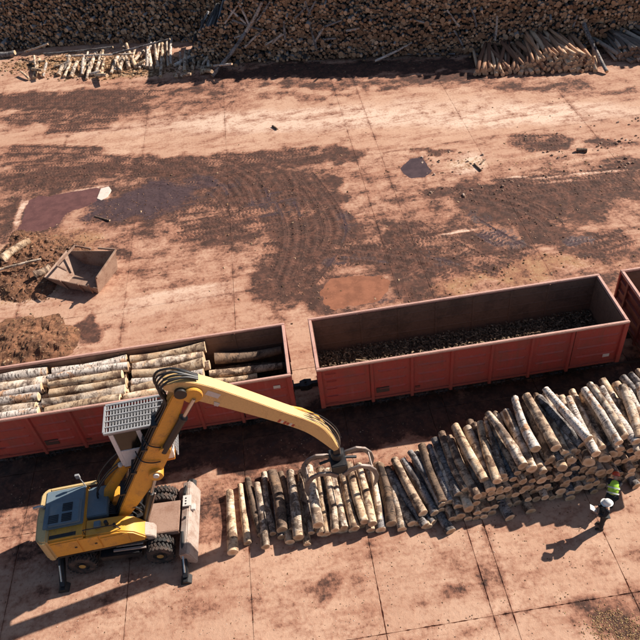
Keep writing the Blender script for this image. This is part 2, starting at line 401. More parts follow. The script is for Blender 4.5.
# ------------------------------------------------------------ helpers
class MB:
    def __init__(s): s.v = []; s.f = []; s.m = []
    def add(s, vs, fs, mi=0):
        o = len(s.v); s.v += [tuple(a) for a in vs]
        for f in fs: s.f.append(tuple(i + o for i in f)); s.m.append(mi)
        return s
    def box(s, x0, x1, y0, y1, z0, z1, mi=0, M=None):
        vs = [Vector((x, y, z)) for z in (z0, z1) for y in (y0, y1) for x in (x0, x1)]
        if M is not None: vs = [M @ a for a in vs]
        return s.add(vs, [(0,2,3,1),(4,5,7,6),(0,1,5,4),(2,6,7,3),(0,4,6,2),(1,3,7,5)], mi)
    def beam(s, a, b, wy, wz, mi=0, up=(0,0,1)):
        a = Vector(a); b = Vector(b); d = (b - a); L = d.length; d.normalize()
        u = Vector(up)
        if abs(d.dot(u)) > .98: u = Vector((0,1,0))
        y = u.cross(d).normalized(); z = d.cross(y)
        M = Matrix((d, y, z)).transposed().to_4x4(); M.translation = a
        return s.box(0, L, -wy/2, wy/2, -wz/2, wz/2, mi, M)
    def tube(s, pts, r, n=8, mi=0, cap=True):
        pts = [Vector(q) for q in pts]
        rs = r if isinstance(r, (list, tuple)) else [r]*len(pts)
        o = len(s.v); fs = []; prev = None
        for i, q in enumerate(pts):
            d = (pts[min(i+1, len(pts)-1)] - pts[max(i-1, 0)]).normalized()
            u = prev if prev is not None else (Vector((0,0,1)) if abs(d.z) < .9 else Vector((1,0,0)))
            x = (u - d*u.dot(d)).normalized(); prev = x; y = d.cross(x)
            for k in range(n):
                a = 2*math.pi*k/n; s.v.append(tuple(q + (x*math.cos(a) + y*math.sin(a))*rs[i]))
        for i in range(len(pts)-1):
            for k in range(n):
                a = o+i*n+k; b = o+i*n+(k+1) % n; s.f.append((a, b, b+n, a+n)); s.m.append(mi)
        if cap:
            s.f.append(tuple(o+k for k in reversed(range(n)))); s.m.append(mi)
            e = o+(len(pts)-1)*n; s.f.append(tuple(e+k for k in range(n))); s.m.append(mi)
        return s
    def prism(s, prof, y0, y1, plane='xz', mi=0):
        n = len(prof)
        def P(a, b, c): return {'xz': (a, c, b), 'xy': (a, b, c), 'yz': (c, a, b)}[plane]
        vs = [P(a, b, y0) for a, b in prof] + [P(a, b, y1) for a, b in prof]
        fs = [tuple(range(n)), tuple(range(2*n-1, n-1, -1))] + [(i, i+n, (i+1) % n+n, (i+1) % n) for i in range(n)]
        return s.add(vs, fs, mi)
    def lathe(s, prof, c, axis='y', n=24, mi=0):
        o = len(s.v)
        for (rr, h) in prof:
            for k in range(n):
                a = 2*math.pi*k/n
                q = {'y': (rr*math.cos(a), h, rr*math.sin(a)), 'z': (rr*math.cos(a), rr*math.sin(a), h), 'x': (h, rr*math.cos(a), rr*math.sin(a))}[axis]
                s.v.append((c[0]+q[0], c[1]+q[1], c[2]+q[2]))
        for i in range(len(prof)-1):
            for k in range(n):
                a = o+i*n+k; b = o+i*n+(k+1) % n; s.f.append((a, b, b+n, a+n)); s.m.append(mi)
        return s
    def mesh(s, name, mats, bevel=0, smooth=False, angle=35, seg=2):
        me = bpy.data.meshes.new(name); me.from_pydata(s.v, [], s.f)
        if not isinstance(mats, (list, tuple)): mats = [mats]
        for m in mats: me.materials.append(m)
        me.polygons.foreach_set('material_index', s.m)
        bm = bmesh.new(); bm.from_mesh(me)
        bmesh.ops.recalc_face_normals(bm, faces=bm.faces)
        if bevel:
            es = [e for e in bm.edges if len(e.link_faces) == 2 and e.calc_face_angle(0) > R(30)]
            bmesh.ops.bevel(bm, geom=es, offset=bevel, segments=seg, affect='EDGES', clamp_overlap=True)
        bm.to_mesh(me); bm.free()
        if smooth or bevel:
            me.polygons.foreach_set('use_smooth', [True]*len(me.polygons)); me.set_sharp_from_angle(angle=R(angle))
        me.update()
        return me
    def build(s, name, mats, parent=None, bevel=0, smooth=False, angle=35, rz=0, seg=2):
        return mk(name, s.mesh(name, mats, bevel, smooth, angle, seg), parent, rz=rz)
def mk(name, data, parent=None, loc=(0,0,0), rz=0):
    o = bpy.data.objects.new(name, data); COL.objects.link(o); o.parent = parent; o.location = loc
    if rz: o.rotation_euler = (0, 0, rz)
    return o
def tag(o, label=None, cat=None, group=None, kind=None):
    if label: o['label'] = label
    if cat: o['category'] = cat
    if group: o['group'] = group
    if kind: o['kind'] = kind
    return o
def empty(name, loc, rz=0):
    o = mk(name, None, None, loc, rz); o.empty_display_size = .3; return o
def nth(n):
    return f"{n}{'th' if 10 <= n % 100 <= 20 else {1:'st',2:'nd',3:'rd'}.get(n % 10,'th')}"

# numpy value noise
_tab = np.random.RandomState(3).rand(256, 256)
def vnoise(x, y):
    xi = np.floor(x).astype(int); yi = np.floor(y).astype(int); fx = x-xi; fy = y-yi
    fx = fx*fx*(3-2*fx); fy = fy*fy*(3-2*fy)
    g = lambda a, b: _tab[a % 256, b % 256]
    return (g(xi, yi)*(1-fx)+g(xi+1, yi)*fx)*(1-fy)+(g(xi, yi+1)*(1-fx)+g(xi+1, yi+1)*fx)*fy
def fbm(x, y, o=4):
    t = 0; a = .5; n = 0
    for i in range(o): t = t+a*vnoise(x*2**i+17*i, y*2**i+31*i); n += a; a *= .5
    return t/n
def sstep(a, b, x):
    t = np.clip((x-a)/(b-a), 0, 1); return t*t*(3-2*t)

# ------------------------------------------------------------ materials
class NT:
    def __init__(s, name):
        s.m = bpy.data.materials.new(name); s.m.use_nodes = True; s.t = s.m.node_tree; s.n = s.t.nodes; s.n.clear()
        s.out = s.n.new('ShaderNodeOutputMaterial'); s.b = s.n.new('ShaderNodeBsdfPrincipled'); s.l(s.b.outputs[0], s.out.inputs[0])
    def l(s, a, b): s.t.links.new(a, b)
    def put(s, inp, v):
        if hasattr(v, 'is_linked') or hasattr(v, 'links'): s.l(v, inp)
        else:
            if isinstance(v, (tuple, list)) and len(v) == 3 and inp.type == 'RGBA': v = (*v, 1)
            inp.default_value = v
    def coord(s, kind='Object', scale=(1,1,1), rnd=0):
        if kind == 'World': o = s.n.new('ShaderNodeNewGeometry').outputs['Position']
        else: o = s.n.new('ShaderNodeTexCoord').outputs[kind]
        mp = s.n.new('ShaderNodeMapping'); s.l(o, mp.inputs[0]); mp.inputs['Scale'].default_value = scale
        if rnd:
            oi = s.n.new('ShaderNodeObjectInfo'); v = s.n.new('ShaderNodeVectorMath'); v.operation = 'SCALE'
            cx = s.n.new('ShaderNodeCombineXYZ')
            for k in range(3): s.l(s.math('MULTIPLY', oi.outputs['Random'], rnd*(1+.37*k)), cx.inputs[k])
            s.l(cx.outputs[0], mp.inputs['Location'])
        return mp.outputs[0]
    def noise(s, co, sc, det=4, rough=.55, dist=0):
        n = s.n.new('ShaderNodeTexNoise'); s.l(co, n.inputs['Vector']); n.inputs['Scale'].default_value = sc
        n.inputs['Detail'].default_value = det; n.inputs['Roughness'].default_value = rough; n.inputs['Distortion'].default_value = dist
        return n.outputs['Fac']
    def math(s, op, a, b=None, c=None, clamp=False):
        n = s.n.new('ShaderNodeMath'); n.operation = op; n.use_clamp = clamp
        s.put(n.inputs[0], a)
        if b is not None: s.put(n.inputs[1], b)
        if c is not None: s.put(n.inputs[2], c)
        return n.outputs[0]
    def ss(s, x, a, b, lo=0., hi=1.):
        n = s.n.new('ShaderNodeMapRange'); n.interpolation_type = 'SMOOTHSTEP'; s.put(n.inputs[0], x)
        n.inputs[1].default_value = a; n.inputs[2].default_value = b; n.inputs[3].default_value = lo; n.inputs[4].default_value = hi
        return n.outputs[0]
    def mix(s, f, a, b, mode='MIX'):
        n = s.n.new('ShaderNodeMix'); n.data_type = 'RGBA'; n.blend_type = mode
        s.put(n.inputs[0], f); s.put(n.inputs[6], a); s.put(n.inputs[7], b); return n.outputs[2]
    def attr(s, name):
        n = s.n.new('ShaderNodeAttribute'); n.attribute_name = name; return n.outputs['Fac']
    def bump(s, h, st=.4, d=.02):
        n = s.n.new('ShaderNodeBump'); n.inputs['Strength'].default_value = st; n.inputs['Distance'].default_value = d
        s.l(h, n.inputs['Height']); s.l(n.outputs[0], s.b.inputs['Normal'])
    def set(s, color=None, rough=None, metal=None, spec=None):
        if color is not None: s.put(s.b.inputs['Base Color'], color)
        if rough is not None: s.put(s.b.inputs['Roughness'], rough)
        if metal is not None: s.put(s.b.inputs['Metallic'], metal)
        if spec is not None: s.b.inputs['Specular IOR Level'].default_value = spec
        return s.m

def dirty(name, col, dirt, amt=.45, sc=2.5, rough=.5, metal=0, kind='Object', bump=.15, chip=None):
    t = NT(name); co = t.coord(kind, rnd=7)
    n1 = t.noise(co, sc, 6, .65); n2 = t.noise(co, sc*9, 3, .6)
    f = t.ss(t.math('ADD', t.math('MULTIPLY', n1, .75), t.math('MULTIPLY', n2, .25)), .62-amt*.35, .78-amt*.2)
    c = t.mix(t.math('MULTIPLY', f, .9), col, dirt)
    c = t.mix(t.ss(n2, .3, .7, 0, .25), c, tuple(x*.6 for x in col))
    if chip: c = t.mix(t.ss(t.noise(co, sc*5, 5, .7), .66, .70), c, chip)
    t.bump(n2, bump, .01)
    return t.set(c, t.math('ADD', t.math('MULTIPLY', f, .3), rough), metal)

M = {}
def wagon_paint():
    t = NT('wagon_red_paint'); co = t.coord('World')
    n1 = t.noise(co, .9, 6, .65); n2 = t.noise(co, 8, 3, .6)
    st = t.noise(t.coord('World', (5, 5, .35)), 1.3, 5, .65)
    c = t.mix(t.ss(n1, .4, .65), (.37,.050,.040), (.30,.060,.048))
    c = t.mix(t.ss(st, .52, .72, 0, .55), c, (.20,.062,.042))
    c = t.mix(t.ss(st, .30, .42, .35, 0), c, (.40,.13,.105))
    c = t.mix(t.ss(t.noise(co, 4.5, 6, .75), .60, .68, 0, .7), c, (.12,.045,.03))
    c = t.mix(t.ss(n2, .55, .75, 0, .3), c, (.36,.17,.13))
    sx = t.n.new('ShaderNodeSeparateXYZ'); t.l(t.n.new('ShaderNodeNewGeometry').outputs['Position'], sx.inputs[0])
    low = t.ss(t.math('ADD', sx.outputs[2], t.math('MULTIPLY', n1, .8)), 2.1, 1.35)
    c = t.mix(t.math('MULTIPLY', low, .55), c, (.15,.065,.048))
    t.bump(n1, .12, .05)
    return t.set(c, t.math('ADD', .42, t.math('MULTIPLY', st, .25)), 0)
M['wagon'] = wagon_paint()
M['wagon_dark'] = dirty('wagon_old_paint', (.15,.035,.028), (.10,.055,.04), .5, .9, .6)
M['rim'] = dirty('wagon_rim_worn_sunlit', (.55,.32,.26), (.40,.19,.15), .45, 1.6, .55)  # pale pink: worn paint, with sun reflection put into the colour
M['inner'] = dirty('wagon_inner_rust', (.19,.105,.072), (.10,.062,.045), .5, 1.1, .85, chip=(.26,.16,.11))
M['black'] = dirty('black_grease', (.018,.018,.02), (.07,.05,.042), .25, 3, .45)
M['steel'] = dirty('bare_steel', (.28,.23,.205), (.20,.12,.09), .45, 3, .45, .35)
M['plate_white'] = dirty('white_plate', (.62,.58,.54), (.4,.25,.2), .3, 8, .6)
M['plate_dark'] = dirty('dark_plate', (.06,.035,.03), (.12,.06,.05), .4, 5, .6)
M['yellow'] = dirty('machine_yellow', (.72,.345,.045), (.42,.215,.075), .42, 2.6, .36)
M['yellow_pale'] = dirty('machine_yellow_pale', (.68,.44,.18), (.52,.31,.14), .36, 2.0, .42)  # paler, creamier yellow over the whole stick
M['cream'] = dirty('counterweight_cream', (.60,.43,.20), (.42,.28,.15), .35, 2, .5)
M['bluegrey'] = dirty('hood_bluegrey', (.14,.19,.23), (.24,.25,.25), .38, 1.6, .38)
M['dust'] = dirty('dusty_steel', (.40,.325,.28), (.24,.145,.105), .55, 2.6, .75)
M['deck'] = dirty('dusty_deck', (.34,.215,.16), (.24,.13,.09), .5, 1.8, .85)
M['tyre'] = dirty('tyre_rubber', (.03,.028,.027), (.17,.105,.08), .55, 4, .85)
M['hub'] = dirty('hub_paint', (.45,.27,.07), (.15,.09,.06), .4, 6, .6)
M['white'] = dirty('cab_white', (.74,.73,.73), (.5,.45,.42), .28, 2.5, .42)
M['grey'] = dirty('guard_grey', (.36,.36,.37), (.22,.18,.16), .4, 4, .5, .2)
M['roof'] = dirty('cab_roof_grey', (.12,.12,.125), (.2,.17,.15), .3, 4, .6)
M['orange'] = dirty('base_orange', (.60,.24,.03), (.35,.18,.08), .3, 3, .5)
M['rubber'] = dirty('hose_rubber', (.016,.017,.02), (.06,.05,.045), .25, 5, .5)
M['chrome'] = dirty('cylinder_rod', (.55,.53,.50), (.35,.3,.26), .2, 5, .22, .8)
M['skip'] = dirty('skip_rust', (.31,.20,.145), (.17,.08,.05), .55, 1.8, .7)
M['rail'] = dirty('rail_steel', (.12,.08,.065), (.07,.05,.04), .4, 2, .4, .5)
M['red'] = dirty('decal_red', (.38,.04,.03), (.3,.1,.06), .25, 20, .5)
M['helmet_white'] = dirty('helmet_white', (.78,.77,.75), (.6,.55,.5), .15, 6, .3)
M['helmet_red'] = dirty('helmet_red', (.65,.07,.03), (.5,.1,.05), .15, 6, .3)
M['cloth_dark'] = dirty('cloth_dark', (.012,.014,.022), (.03,.03,.035), .3, 10, .9)
M['cloth_trouser'] = dirty('cloth_trouser', (.02,.022,.026), (.04,.035,.03), .3, 10, .9)
M['vest'] = dirty('vest_hivis', (.42,.72,.06), (.36,.6,.08), .2, 10, .7)
M['stripe'] = dirty('vest_stripe', (.62,.64,.62), (.5,.5,.5), .2, 10, .4)
M['skin'] = dirty('skin', (.52,.31,.22), (.45,.24,.17), .3, 12, .55)
M['boot'] = dirty('boot_leather', (.03,.022,.018), (.14,.09,.07), .4, 10, .8)
M['paper'] = dirty('paper', (.80,.79,.77), (.75,.74,.72), .2, 3, .8)
def glass():
    t = NT('cab_glass'); co = t.coord('Object')
    return t.set(t.mix(t.ss(t.noise(co, 3, 4), .4, .7), (.006,.007,.006), (.018,.016,.012)), .15, 0)
M['glass'] = glass()

def bark(name, base, alt, patch, lent, lent_amt, patch_amt, peel=None):
    t = NT(name); co = t.coord('Object', (2.8,.17,.17), rnd=40)
    oi = t.n.new('ShaderNodeObjectInfo').outputs['Random']
    a = t.noise(co, 3.2, 6, .65); b = t.noise(co, 14, 4, .6)
    c = t.mix(t.ss(a, .35, .68), base, alt)
    if peel: c = t.mix(t.ss(t.noise(co, 1.7, 5, .6, .6), .53, .62), c, peel)
    c = t.mix(t.math('MULTIPLY', t.ss(t.noise(co, 2.3, 6, .7, .4), .62-patch_amt*.25, .72-patch_amt*.2), .9), c, patch)
    co2 = t.coord('Object', (2.8*14,.17*5,.17*5), rnd=40)
    d = t.noise(co2, 1.3, 4, .65)
    c = t.mix(t.math('MULTIPLY', t.ss(d, .64-lent_amt*.2, .70-lent_amt*.2), .85), c, lent)
    c = t.mix(t.ss(b, .35, .8, .0, .3), c, patch)
    sc = t.math('ADD', t.math('MULTIPLY', oi, .4), .86)
    v = t.n.new('ShaderNodeVectorMath'); v.operation = 'SCALE'; t.l(c, v.inputs[0]); t.l(sc, v.inputs['Scale'])
    h = t.math('ADD', t.math('MULTIPLY', b, .6), t.math('MULTIPLY', d, .4)); t.bump(h, .6, .03)
    return t.set(v.outputs[0], .85, 0, .25)
M['bark_W'] = bark('bark_birch_white', (.68,.60,.53), (.50,.42,.36), (.10,.07,.055), (.05,.035,.03), .55, .35, (.52,.30,.18))
M['bark_B'] = bark('bark_birch_tan', (.66,.56,.46), (.50,.36,.25), (.11,.07,.05), (.07,.045,.035), .35, .7, (.62,.43,.28))
M['bark_T'] = bark('bark_peeled_tan', (.62,.46,.31), (.50,.33,.20), (.11,.06,.04), (.10,.05,.03), .25, .6, (.70,.56,.41))
M['bark_M'] = bark('bark_brown_mixed', (.56,.42,.30), (.40,.265,.175), (.07,.042,.032), (.05,.032,.026), .35, .75, (.50,.36,.25))
M['bark_D'] = bark('bark_dark', (.20,.135,.095), (.125,.085,.062), (.03,.02,.017), (.02,.015,.013), .35, .5, (.22,.14,.09))
M['bark_G'] = bark('bark_grey', (.31,.29,.285), (.17,.155,.15), (.04,.03,.028), (.035,.028,.026), .5, .6, (.34,.29,.26))
M['bark_K'] = bark('bark_weathered', (.125,.105,.092), (.085,.07,.06), (.03,.022,.019), (.02,.015,.013), .35, .6, (.19,.16,.14))
def cut(name, c0, c1, c2, grey=0):
    t = NT(name); co = t.coord('Object', (1,1,1), rnd=30)
    tc = t.n.new('ShaderNodeTexCoord').outputs['Object']
    sx = t.n.new('ShaderNodeSeparateXYZ'); t.l(tc, sx.inputs[0])
    r = t.math('SQRT', t.math('ADD', t.math('POWER', sx.outputs[1], 2.), t.math('POWER', sx.outputs[2], 2.)))
    n = t.noise(co, 1.6, 4)
    ring = t.math('SINE', t.math('MULTIPLY', t.math('ADD', r, t.math('MULTIPLY', n, .35)), 38.))
    c = t.mix(t.ss(r, .15, .9), c0, c1)
    c = t.mix(t.math('MULTIPLY', t.ss(ring, -.2, 1.), .3), c, c2)
    c = t.mix(t.ss(t.noise(co, .9, 5, .7), .5, .72, 0, .7), c, c2)
    oi = t.n.new('ShaderNodeObjectInfo').outputs['Random']
    v = t.n.new('ShaderNodeVectorMath'); v.operation = 'SCALE'; t.l(c, v.inputs[0]); t.l(t.math('ADD', t.math('MULTIPLY', oi, .55), .65), v.inputs['Scale'])
    return t.set(v.outputs[0], .8, 0, .2)
M['cut'] = cut('cut_wood', (.56,.35,.20), (.74,.54,.36), (.46,.26,.14))
M['cut_old'] = cut('cut_wood_weathered', (.17,.11,.075), (.235,.165,.12), (.075,.048,.035))

def ground_mat():
    t = NT('yard_concrete_mud_shade'); co = t.coord('World')
    A = {k: t.attr(k) for k in ('mud', 'wet', 'saw', 'pale', 'trk', 'ts', 'tt')}  # mud also carries the painted wagon and back pile shadows
    big = t.noise(co, .22, 4, .6); mid = t.noise(co, 1.1, 5, .65); fine = t.noise(co, 6., 5, .7); grit = t.noise(co, 30, 2, .7)
    cs = t.coord('World', (.3, 1.5, 1)); streak = t.noise(cs, .8, 6, .68)
    c = t.mix(t.ss(big, .35, .65), (.53,.335,.235), (.46,.268,.182))
    c = t.mix(t.ss(t.math('ADD', A['pale'], t.math('MULTIPLY', t.math('SUBTRACT', streak, .5), 1.2)), .2, .9), c, (.66,.485,.375))
    c = t.mix(t.ss(streak, .45, .70, 0, .65), c, (.34,.160,.100))
    c = t.mix(t.ss(mid, .50, .70, 0, .5), c, (.40,.215,.14))
    c = t.mix(t.ss(fine, .5, .72, 0, .5), c, (.33,.17,.11))
    c = t.mix(t.ss(fine, .28, .42, .35, 0), c, (.62,.43,.32))
    c = t.mix(t.ss(t.noise(co, 2.7, 5, .75), .585, .66, 0, .55), c, (.30,.15,.095))
    c = t.mix(t.ss(grit, .64, .74, 0, .6), c, (.20,.11,.075))
    oi = t.n.new('ShaderNodeObjectInfo').outputs['Random']
    c = t.mix(t.ss(oi, 0., 1., 0, .22), c, (.36,.20,.135))
    sw = t.ss(t.math('ADD', A['saw'], t.math('MULTIPLY', t.math('SUBTRACT', fine, .5), 1.6)), .3, .75)
    sc = t.mix(t.ss(grit, .35, .65), (.20,.105,.05), (.42,.25,.115))
    c = t.mix(t.math('MULTIPLY', sw, .8), c, sc)
    # tyre tread imprints: s along, t across the wheel path
    tl = t.math('ABSOLUTE', t.math('SUBTRACT', t.math('MODULO', t.math('ADD', A['tt'], 10.45), .48), .24))
    ph = t.math('ADD', t.math('MULTIPLY', A['ts'], 27.), t.math('MULTIPLY', tl, 14.))
    ph = t.math('ADD', ph, t.math('MULTIPLY', t.math('SUBTRACT', mid, .5), 4.))
    tread = t.math('SINE', ph)
    lug = t.math('MULTIPLY', t.ss(tread, .0, .6), t.ss(tl, .225, .19))
    lug = t.math('MULTIPLY', lug, t.ss(A['trk'], .15, .7))
    gapm = t.math('MULTIPLY', t.math('SUBTRACT', mid, .5), 1.5)
    gapm = t.math('ADD', gapm, t.math('MULTIPLY', t.math('SUBTRACT', fine, .5), 1.0))
    gapm = t.math('ADD', gapm, t.math('MULTIPLY', t.math('SUBTRACT', streak, .5), 1.3))
    rut = t.math('ABSOLUTE', t.math('SUBTRACT', t.math('ABSOLUTE', A['tt']), .52))
    rut = t.math('MULTIPLY', t.ss(rut, .13, .03), t.ss(A['trk'], .3, .8))
    gapm = t.math('ADD', gapm, t.math('MULTIPLY', rut, t.ss(big, .4, .6, .1, .5)))
    mud = t.math('ADD', A['mud'], gapm)
    peek = t.math('MULTIPLY', t.math('MULTIPLY', lug, t.ss(t.noise(co, .8, 3), .42, .62, .0, 1.)), t.ss(fine, .38, .58, .3, 1.))
    film = t.ss(t.math('ADD', t.math('ADD', A['mud'], .12), t.math('MULTIPLY', gapm, .75)), .06, .55)
    c = t.mix(t.math('MULTIPLY', film, .78), c, t.mix(mid, (.295,.120,.072), (.235,.095,.060)))
    mud = t.math('SUBTRACT', mud, t.math('MULTIPLY', peek, .40))
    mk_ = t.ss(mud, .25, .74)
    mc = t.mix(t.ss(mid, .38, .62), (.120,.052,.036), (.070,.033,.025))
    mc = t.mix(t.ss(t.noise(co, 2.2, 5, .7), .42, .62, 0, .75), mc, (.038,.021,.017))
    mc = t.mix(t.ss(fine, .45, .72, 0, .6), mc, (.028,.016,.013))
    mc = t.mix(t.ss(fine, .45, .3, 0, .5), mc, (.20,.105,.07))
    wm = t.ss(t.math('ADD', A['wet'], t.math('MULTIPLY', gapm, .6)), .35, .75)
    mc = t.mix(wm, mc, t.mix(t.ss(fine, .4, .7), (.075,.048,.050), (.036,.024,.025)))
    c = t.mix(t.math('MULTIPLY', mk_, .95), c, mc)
    h = t.math('ADD', t.math('MULTIPLY', fine, .6), t.math('MULTIPLY', mid, .4))
    h = t.math('ADD', h, t.math('MULTIPLY', grit, .18))
    h = t.math('ADD', h, t.math('MULTIPLY', mk_, .35))
    h = t.math('SUBTRACT', h, t.math('MULTIPLY', t.math('MULTIPLY', lug, t.ss(wm, .8, .2, .15, 1.)), .35))
    h = t.math('SUBTRACT', h, t.math('MULTIPLY', rut, .6))
    t.bump(h, .6, .05)
    ro = t.math('SUBTRACT', .92, t.math('MULTIPLY', t.math('MULTIPLY', wm, mk_), .62))
    return t.set(c, ro, 0, .3)
M['ground'] = ground_mat()
def dirt_mat(name, a, b, c_, sc=3., rnd_island=False, rough=.95):
    t = NT(name); co = t.coord('World')
    n = t.noise(co, sc, 6, .7); c = t.mix(t.ss(n, .35, .65), a, b)
    c = t.mix(t.ss(t.noise(co, sc*7, 4, .7), .5, .7, 0, .8), c, c_)
    if rnd_island:
        g = t.n.new('ShaderNodeNewGeometry').outputs['Random Per Island']
        c = t.mix(t.ss(g, .0, 1., 0, 1.), a, b); c = t.mix(t.ss(g, .75, .8), c, c_)
        c = t.mix(t.ss(t.math('FRACT', t.math('MULTIPLY', g, 17.3)), .3, 1., 0, .6), c, tuple(x*.4 for x in b))
    else: t.bump(n, .8, .1)
    return t.set(c, rough, 0, .2)
M['soil'] = dirt_mat('soil', (.38,.19,.12), (.28,.13,.08), (.22,.11,.07), .8)
M['heap'] = dirt_mat('bark_heap', (.21,.098,.055), (.075,.036,.023), (.28,.15,.08), 1.6)
M['chips'] = dirt_mat('bark_chips', (.28,.16,.085), (.11,.06,.036), (.46,.32,.20), 2., True)
M['chips_dark'] = dirt_mat('dark_chips', (.125,.085,.06), (.05,.036,.03), (.24,.16,.10), 2., True)
M['stone'] = dirt_mat('rubble_stone', (.40,.27,.20), (.24,.145,.10), (.56,.42,.33), 2., True)
M['litter'] = dirt_mat('wagon_litter', (.20,.135,.092), (.085,.055,.038), (.36,.25,.165), 2., True)
M['clod'] = dirt_mat('mud_clods', (.20,.105,.07), (.10,.052,.037), (.30,.175,.12), 2., True)
M['moss'] = dirt_mat('chip_litter', (.42,.25,.13), (.20,.11,.06), (.40,.29,.15), 2., True)
def water(name, col, rough=.05):
    t = NT(name); co = t.coord('World'); n = t.noise(co, 1.5, 4)
    c = t.mix(t.ss(n, .35, .65), col, tuple(x*.72 for x in col)); c = t.mix(t.ss(t.noise(co, 9, 4, .7), .56, .7, 0, .5), c, tuple(x*1.5 for x in col)); t.bump(t.noise(co, 5, 2), .02, .02)
    return t.set(c, rough, 0, .5)
M['water_red'] = water('puddle_red', (.15,.066,.055), .09)
M['water_brown'] = water('puddle_brown', (.30,.125,.07), .15)
M['water_dark'] = water('puddle_dark', (.085,.052,.05), .16)

# ------------------------------------------------------------ ground, slabs, puddles
g = MB(); g.add([(-500,-500,-.05),(500,-500,-.05),(500,900,-.05),(-500,900,-.05)], [(0,1,2,3)])
ground = tag(g.build('ground', M['soil']), 'brown soil and dust around the timber yard', kind='structure')

def ellmask(x, y, E):
    m = np.zeros_like(x)
    for cx, cy, ux, uy, vx, vy, s in E:
        det = ux*vy-uy*vx; dx = x-cx; dy = y-cy
        a = (dx*vy-dy*vx)/det; b = (-dx*uy+dy*ux)/det
        m = np.maximum(m, s*sstep(1.35, .35, np.sqrt(a*a+b*b)))
    return m
def inpoly(x, y, P, soft=.25):
    ins = np.zeros(x.shape, bool); d2 = np.full(x.shape, 1e9)
    n = len(P)
    for i in range(n):
        (x0, y0), (x1, y1) = P[i], P[(i+1) % n]
        cond = (y0 > y) != (y1 > y)
        with np.errstate(divide='ignore', invalid='ignore'):
            ins ^= cond & (x < (x1-x0)*(y-y0)/((y1-y0) if y1 != y0 else 1e-9)+x0)
        ex, ey = x1-x0, y1-y0; tt = np.clip(((x-x0)*ex+(y-y0)*ey)/(ex*ex+ey*ey), 0, 1)
        d2 = np.minimum(d2, (x-x0-tt*ex)**2+(y-y0-tt*ey)**2)
    d = np.sqrt(d2)*np.where(ins, 1, -1)
    return sstep(-soft, soft, d)
HW = .95
def tracks(x, y):
    best = np.zeros_like(x); ts = np.zeros_like(x); tt = np.zeros_like(x)
    for P in TRACKS:
        s0 = 0
        Pd = np.array(P)
        # resample smooth
        q = np.linspace(0, len(P)-1, 6*(len(P)-1)+1)
        def cr(a, u):
            i = np.clip(u.astype(int), 0, len(a)-2); f = u-i
            p0 = a[np.maximum(i-1, 0)]; p1 = a[i]; p2 = a[i+1]; p3 = a[np.minimum(i+2, len(a)-1)]
            return .5*((2*p1)+(-p0+p2)*f+(2*p0-5*p1+4*p2-p3)*f*f+(-p0+3*p1-3*p2+p3)*f**3)
        Q = np.stack([cr(Pd[:, 0], q), cr(Pd[:, 1], q)], 1)
        lo = Q.min(0)-1.2; hi = Q.max(0)+1.2
        sel = np.where((x > lo[0]) & (x < hi[0]) & (y > lo[1]) & (y < hi[1]))[0]
        if len(sel) == 0: continue
        xs, ys = x[sel], y[sel]; dm = np.full(xs.shape, 9.); sm = np.zeros_like(xs); tm = np.zeros_like(xs)
        tot = np.sum(np.linalg.norm(np.diff(Q, axis=0), axis=1))
        for i in range(len(Q)-1):
            e = Q[i+1]-Q[i]; L = np.hypot(*e)+1e-9; e = e/L
            u = np.clip((xs-Q[i, 0])*e[0]+(ys-Q[i, 1])*e[1], 0, L); px = xs-Q[i, 0]-u*e[0]; py = ys-Q[i, 1]-u*e[1]
            d = np.hypot(px, py); t = -px*e[1]+py*e[0]
            k = d < dm; dm[k] = d[k]; sm[k] = s0+u[k]; tm[k] = t[k]; s0 += L
        m = sstep(HW, HW*.75, dm)*sstep(0, 1.2, sm)*sstep(tot, tot-1.2, sm)
        k = m > best[sel]
        best[sel[k]] = m[k]; ts[sel[k]] = sm[k]; tt[sel[k]] = tm[k]
    return best, ts, tt
NX = [-32.,-27.6,-23.3,-18.9,-14.45,-9.93,-5.45,-1.78,-1.12,3.0,7.4,11.8,16.2]
FX = [-42,-36,-28.5,-21.7,-15.85,-10.,-1.55,.1,6.3,13.8,21,28,34]
PUDS = [PUDDLE_RED, PUDDLE_BROWN, PUDDLE_DARK]
